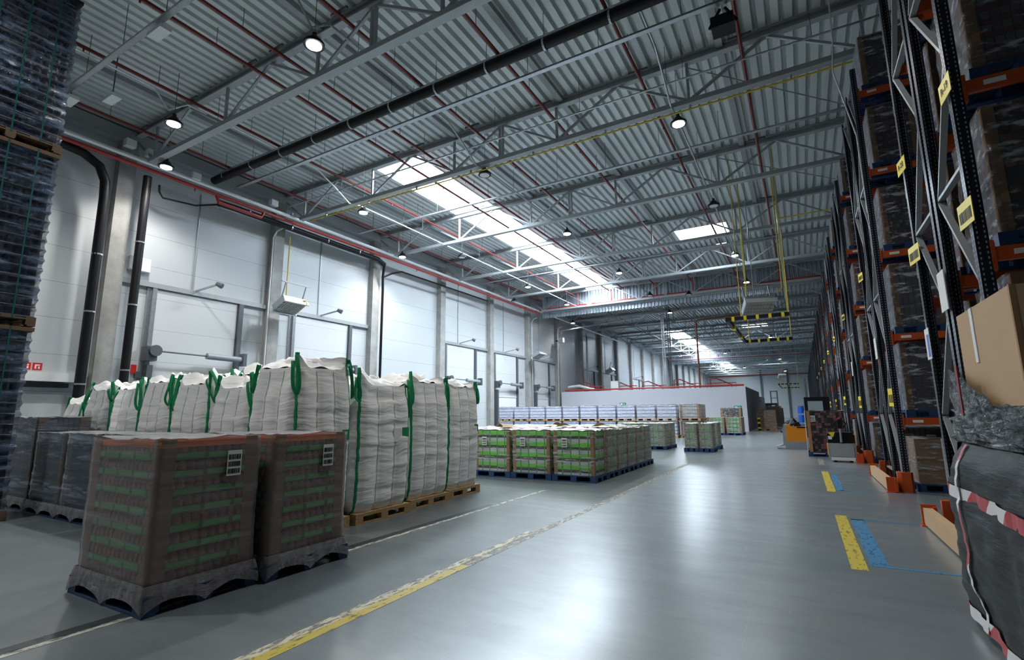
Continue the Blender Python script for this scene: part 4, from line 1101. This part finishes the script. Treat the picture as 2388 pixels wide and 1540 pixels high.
# ------------------------------------------------------------------ trucks in the aisle
t = thing('pallet_truck', 'black and grey power pallet truck with tiller parked before the second rack row', 'pallet truck', (.92,18.2,0))
obj('chassis', MB().prism([(-.33,.06),(.33,.06),(.35,.12),(.35,.5),(.33,.55),(-.33,.55),(-.35,.5),(-.35,.12)], -.12, .12, 'y'), M['machgrey'], t)
obj('front_cover', MB().prism([(-.27,.16),(.27,.16),(.29,.20),(.29,.46),(.24,.53),(-.24,.53),(-.29,.46),(-.29,.20)], -.14, -.12, 'y'), M['screen'], t)
obj('motor_hood', MB().prism([(-.34,.52),(.34,.52),(.34,.78),(.28,.86),(-.32,.88),(-.35,.80)], -.10, .5, 'y'), M['black'], t)
obj('side_panel', MB().box(-.36,-.1,.18,-.34,.5,.52), M['amber'], t); obj('side_panel', MB().box(.34,-.1,.18,.36,.5,.80), M['amber'], t)
obj('yellow_decal', MB().prism([(-.33,.86),(-.14,.88),(-.20,.72)], -.108, -.10, 'y'), M['yellowsign'], t)
obj('number_plate', MB().box(-.33,-.106,.66,-.23,-.10,.76), M['paper'], t)
obj('bumper', MB().box(-.3,-.16,.05,.3,-.12,.14), M['paper'], t)
obj('tiller_arm', MB().cyl((0,-.13,.58),(0,-.2,1.02),.035,12,.028), M['galv'], t, 40)
hd = obj('tiller_head', MB().prism([(-.05,.98),(.05,.98),(.07,1.2),(.03,1.26),(-.03,1.26),(-.07,1.2)], -.24, -.16, 'y'), M['black'], t)
def ell(s): return [(s*(.05+.10*math.sin(PI*i/12)), -.2, 1.02+.2*i/12) for i in range(13)]
obj('handle_loop', MB().tube(ell(1),.016,6), M['black'], hd); obj('handle_loop', MB().tube(ell(-1),.016,6), M['black'], hd)
obj('stop_button', MB().cyl((0,-.2,1.26),(0,-.2,1.31),.03,10), M['red2'], hd)
obj('fork', MB().box(-.27,.5,.03,-.10,1.7,.08), M['machgrey'], t); obj('fork', MB().box(.10,.5,.03,.27,1.7,.08), M['machgrey'], t)
for x in (-.2,.2): obj('wheel', MB().cyl((x-.04,-.06,.06),(x+.04,-.06,.06),.06,12), M['black'], t)

pp = load('tall pallet of pink and black packs in the aisle before the pallet truck', (.62,20.35,0), 1.15, .9, 1.52, 'pinkblack', None, boards=(0,0,0,0), pal='blue', top='carton', nl=0, group=None)
obj('edge_board', MB().box(-.53,-.43,.15,-.43,-.405,1.5), M['kraft'], pp)
obj('white_side_film', MB().box(-.59,-.42,.1,-.575,.42,1.5), M['white'], pp); barcode(pp, -.36, -.41, 1.25, 0, .16, .2)

t = thing('order_picker', 'orange and grey ride-on pallet truck seen from the side by the aisle', 'pallet truck', (-.42,23.9,0))
obj('chassis', MB().prism([(-.62,.03),(-.55,.10),(-.30,.14),(-.30,.0),(.5,.0),(.5,.3),(-.28,.3),(-.34,.2),(-.62,.09)], -.38, .38, 'y'), M['machgrey'], t)
obj('operator_guard', MB().prism([(-.38,.15),(-.24,.15),(-.20,.98),(-.30,.96),(-.36,.8)], -.36, .36, 'y'), M['machgrey'], t)
obj('battery_cover', MB().prism([(-.24,.32),(-.12,.28),(.5,.28),(.5,.90),(.2,.90),(-.02,.88),(-.2,.98),(-.24,.98)], -.37, .37, 'y'), M['amber'], t)
obj('control_pod', MB().prism([(.05,.9),(.28,.9),(.25,1.08),(.08,1.02)], -.2, .2, 'y'), M['black'], t)
obj('backrest', MB().prism([(-.16,.93),(-.12,.9),(.02,1.15),(-.02,1.2)], -.25, .25, 'y'), M['screen'], t)
obj('cover_edge', MB().box(.15,-.385,.84,.5,-.37,.89), M['black'], t); obj('white_label', MB().box(-.372,-.2,.45,-.366,.0,.75), M['paper'], t)
for x in (-.1,.35): obj('wheel', MB().cyl((x,-.36,.09),(x,-.2,.09),.09,14), M['black'], t)

# far end vehicles and goods
t = thing('forklift', 'dark forklift with tall mast far down the hall', 'forklift', (-2.9,70,0))
obj('mast', MB().box(-.42,-.1,.2,-.28,.1,4.05).box(.28,-.1,.2,.42,.1,4.05).box(-.3,-.06,3.9,.3,.06,4.02).box(-.3,-.06,3.1,.3,.06,3.18).box(-.3,-.06,2.2,.3,.06,2.28), M['dsteel'], t)
obj('body', MB().prism([(.2,.25),(2.2,.25),(2.3,1.0),(1.9,1.25),(.8,1.1),(.2,.9)], -.55, .55, 'x'), M['dsteel'], t)
obj('overhead_guard', MB().box(-.5,.3,2.1,.5,1.7,2.16).box(-.5,.3,.9,-.44,.38,2.1).box(.44,.3,.9,.5,.38,2.1).box(-.5,1.6,1.1,-.44,1.7,2.1).box(.44,1.6,1.1,.5,1.7,2.1), M['black'], t)
for x in (-.5,.5):
    for y in (.5,1.8): obj('wheel', MB().cyl((x-.1,y,.3),(x+.1,y,.3),.3,14), M['black'], t)
t = thing('waste_container', 'dark green container behind the brown pallet at the far end', 'container', (-3.75,69,0)); obj('container_body', MB().prism([(-.85,.2),(.95,.2),(1.1,2.4),(-1.0,2.4)], -.8, .8, 'y'), M['darkgreen'], t); obj('container_rim', MB().box(-1.05,-.85,2.38,1.15,.85,2.5), M['darkgreen'], t); obj('white_label', MB().box(.6,-.83,1.95,.95,-.81,2.25), M['paper'], t)
load('brown wrapped carton pallet with wooden pallet right of the partition', (-2.3,45.6,0), .95, .9, 1.62, 'brown', 'film_clear', boards=(0,0,0,0), pal='wood', group='far brown pallets', top='carton')
load('brown wrapped pallet with yellow straps beside the partition side wall', (-3.0,48.0,0), .9, .9, 1.75, 'brown', 'film_clear', boards=(0,0,0,0), pal='wood', group='far brown pallets')
load('far brown wrapped pallet behind the first brown one', (-2.2,52.5,0), 1.1, 1.1, 2.0, 'brown', 'film_clear', boards=(0,0,0,0), pal='wood', group='far brown pallets')
load('farthest brown wrapped pallet before the end wall', (-2.4,63,0), 1.2, 1.1, 1.9, 'brown', 'film_clear', boards=(0,0,0,0), pal='wood', group='far brown pallets')
t = thing('barrier_post', 'black and yellow protective post left of the brown pallet', 'post', (-3.1,45.0,0)); obj('post_body', MB().box(-.09,-.09,0,.09,.09,1.1), M['black'], t)
for z in (.15,.55,.9): obj('yellow_band', MB().box(-.1,-.1,z,.1,.1,z+.14), M['yellowsign'], t)
t = thing('water_bottle_rack', 'blue plastic bottle stack by the far racks', 'bottles', (-.1,40,0))
for z in (.1,.75,1.35): obj('blue_bottle', MB().cyl((0,0,z),(0,0,z+.5),.2,14,.19), M['bluedrum'], t)
obj('stand', MB().box(-.24,-.24,0,.24,.24,.1), M['machgrey'], t)
t = thing('machine_cabin', 'dark truck cabin with grey window behind the pink pallet', 'truck', (.6,30,0))
obj('cabin', MB().box(-.5,-.4,.2,.6,.8,2.2), M['black'], t); obj('window_panel', MB().box(-.35,-.42,1.5,.3,-.4,2.0), M['screen'], t); obj('mast', MB().box(-.4,.8,.1,-.3,.95,3.2).box(.3,.8,.1,.4,.95,3.2), M['dsteel'], t)
tag(obj('cable_heap', MB().tube([(-1.3,38,.15),(-1.0,38.2,.7),(-.6,38,.95),(-.3,38.3,.6),(-.7,38.5,.3),(-1.1,38,.5),(-.5,37.8,.8)],.14,8), M['black'], None, 40), 'dark heap of bundled film left of the blue bottles', 'bundle')

# ------------------------------------------------------------------ right foreground: black wrapped load with carton on top
M['blackfilm'] = None
def mk_black():
    t = NT('black_stretch_film'); co = t.coord()
    n = t.noise(t.scale(co, (4,1.5,14)), 1.2, 6, .6)
    return t.done(t.bsdf((.008,.009,.011), t.math('ADD', t.math('MULTIPLY', n, .3), .34), 0, t.bump(n, .35, .05), .22))
def mk_silver():
    t = NT('crumpled_silver_film'); co = t.coord()
    rot = t.n('Mapping'); rot.inputs['Rotation'].default_value = (.7,0,0); rot.inputs['Scale'].default_value = (3,3,11); t.l(co, rot.inputs[0])
    n = t.noise(rot.outputs[0], 2.4, 6, .65)
    c = t.ramp(n, [(.35,(.01,.012,.014)),(.55,(.10,.12,.13)),(.7,(.45,.5,.52))])
    return t.done(t.bsdf(c, .12, .55, t.bump(n, 1.0, .12), .8))
M['blackfilm'] = mk_black(); M['silver'] = mk_silver()
def mk_tape():
    t = NT('red_white_tape'); x, y, z = t.sep(t.coord())
    f = t.math('LESS_THAN', t.math('FRACT', t.math('DIVIDE', t.math('ADD', t.math('ADD', x, y), z), .78)), .5)
    return t.done(t.bsdf(t.mix(f, (.42,.03,.04), (.72,.72,.74)), .4))
M['tape'] = mk_tape()
t = thing('black_wrapped_load', 'black film wrapped bulky load with red and white tape at the right edge', 'pallet load', (1.5,4.08,0))
bx, by, bh = .56, 1.04, 1.20
def bl(u, v):
    q = u*4 % 4; s = int(q); f = q-s
    a = [(-bx+2*bx*f,-by),(bx,-by+2*by*f),(bx-2*bx*f,by),(-bx,by-2*by*f)][s]
    nr = [(0,-1),(1,0),(0,1),(-1,0)][s]; e = min(f,1-f); rc = max(0,(.08-e)/.08)**2*.07
    d = -rc+.05*math.sin(PI*v*1.0)+.035*noise.noise(Vector((a[0]*3,a[1]*3,v*5)))+.02*noise.noise(Vector((a[0]*7,a[1]*7+3,v*16)))
    d -= .06*max(0,(v-.9)/.1)
    return (a[0]+nr[0]*d, a[1]+nr[1]*d, .06+v*bh)
body = MB().grid(bl, 80, 44, True); body.add([bl(i/80,1) for i in range(80)], [tuple(range(80))])
obj('wrapped_body', body, M['blackfilm'], t, 60)
obj('pallet', pallet_mesh(1.0,2.0,M['blue'],'blue'), None, t)
def tp(pts, w, ax):
    mb = MB(); vs = []; fs = []
    for i, p in enumerate(pts):
        p = Vector(p); vs += [p-Vector(ax)*w/2, p+Vector(ax)*w/2]
    for i in range(len(pts)-1): fs.append((2*i,2*i+1,2*i+3,2*i+2))
    return mb.add(vs, fs)
obj('tape_band', tp([Vector(bl((3+.02+.96*i/30)/4, .72-.0*i/30))+Vector((-.008,0,0)) for i in range(31)], .085, (0,0,1)), M['tape'], t)
obj('tape_band', tp([Vector(bl((3+.02+.96*i/30)/4, .03))+Vector((-.012,0,0)) for i in range(31)], .085, (0,0,1)), M['tape'], t)
obj('tape_band', tp([Vector(bl((3.20+.05*(1-i/30))/4, i/30))+Vector((-.012,0,0)) for i in range(31)], .055, (0,1,0)), M['tape'], t)
# silver wrapped heap under the carton
t = thing('silver_wrapped_bundle', 'crumpled silver film bundle between the black load and the carton', 'bundle', (1.53,4.1,1.265))
def sv(u, v):
    q = u*4 % 4; s = int(q); f = q-s; ax_, ay_ = .53, .98
    a = [(-ax_+2*ax_*f,-ay_),(ax_,-ay_+2*ay_*f),(ax_-2*ax_*f,ay_),(-ax_,ay_-2*ay_*f)][s]
    nr = [(0,-1),(1,0),(0,1),(-1,0)][s]
    ht = .24
    d = .05*noise.noise(Vector((a[0]*4,a[1]*4,v*4)))+.04*noise.noise(Vector((a[0]*9,a[1]*9+2,v*9)))
    return (a[0]+nr[0]*d, a[1]+nr[1]*d, v*ht+.0)
sb = MB().grid(sv, 72, 16, True); sb.add([sv(i/72,1) for i in range(72)], [tuple(range(72))])
obj('film_body', sb, M['silver'], t, 60)
t = thing('cardboard_box', 'plain brown cardboard box with tape strip on the silver bundle at the right edge', 'box', (1.60,4.37,1.52))
obj('carton_body', MB().box(-.52,-.57,0,.45,.57,.68), M['carton'], t)
obj('carton_edge', MB().box(-.524,-.574,-.0,-.50,-.55,.684), M['kraft'], t)
obj('tape_strip', MB().box(-.526,.17,.3,-.52,.23,.685).box(-.526,.17,.68,.0,.23,.686), M['white'], t)
obj('silver_film_cover', MB().grid(lambda u, v: (-.60+.035*noise.noise(Vector((u*9,v*4,2))), .70-1.62*u, -.22+max(.22,.54-.52*u)*v+.03*noise.noise(Vector((u*14,v*5,7)))*v), 60, 14), M['silver'], t, 60)
obj('red_tape_strip', MB().box(-.650,.17,-.06,-.642,.215,.28), plain('dull_red_tape', (.22,.02,.03), .45), t)

# ------------------------------------------------------------------ camera, world, view
cam = bpy.data.cameras.new('camera'); co = bpy.data.objects.new('camera', cam); COL.objects.link(co)
cam.sensor_width = 36; cam.lens = 36*1165.2/2388; cam.clip_end = 400
yaw, th, roll = math.radians(29.785), math.radians(9.526), math.radians(-.506)
cy, sy, ct, st = math.cos(yaw), math.sin(yaw), math.cos(th), math.sin(th)
right = Vector((cy, sy, 0)); fwd = Vector((-sy*ct, cy*ct, st)); up = right.cross(fwd)
rr = right*math.cos(roll)+up*math.sin(roll); uu = -right*math.sin(roll)+up*math.cos(roll)
m = Matrix((rr, uu, -fwd)).transposed().to_4x4(); m.translation = (0,0,1.5); co.matrix_world = m
S.camera = co
w = bpy.data.worlds.new('world'); S.world = w; w.use_nodes = True
w.node_tree.nodes['Background'].inputs[0].default_value = (.55,.7,1,1); w.node_tree.nodes['Background'].inputs[1].default_value = .3
S.view_settings.view_transform = 'Standard'; S.view_settings.look = 'None'; S.view_settings.gamma = 1; S.view_settings.exposure = 0.18
S.view_settings.use_curve_mapping = False
c = S.cycles
c.max_bounces = 5; c.diffuse_bounces = 3; c.glossy_bounces = 3; c.transmission_bounces = 2; c.transparent_max_bounces = 8; c.use_adaptive_sampling = True; c.adaptive_threshold = .02
c.sample_clamp_indirect = 6; c.sample_clamp_direct = 0; c.caustics_reflective = False; c.caustics_refractive = False; c.use_denoising = True; c.blur_glossy = 1.0
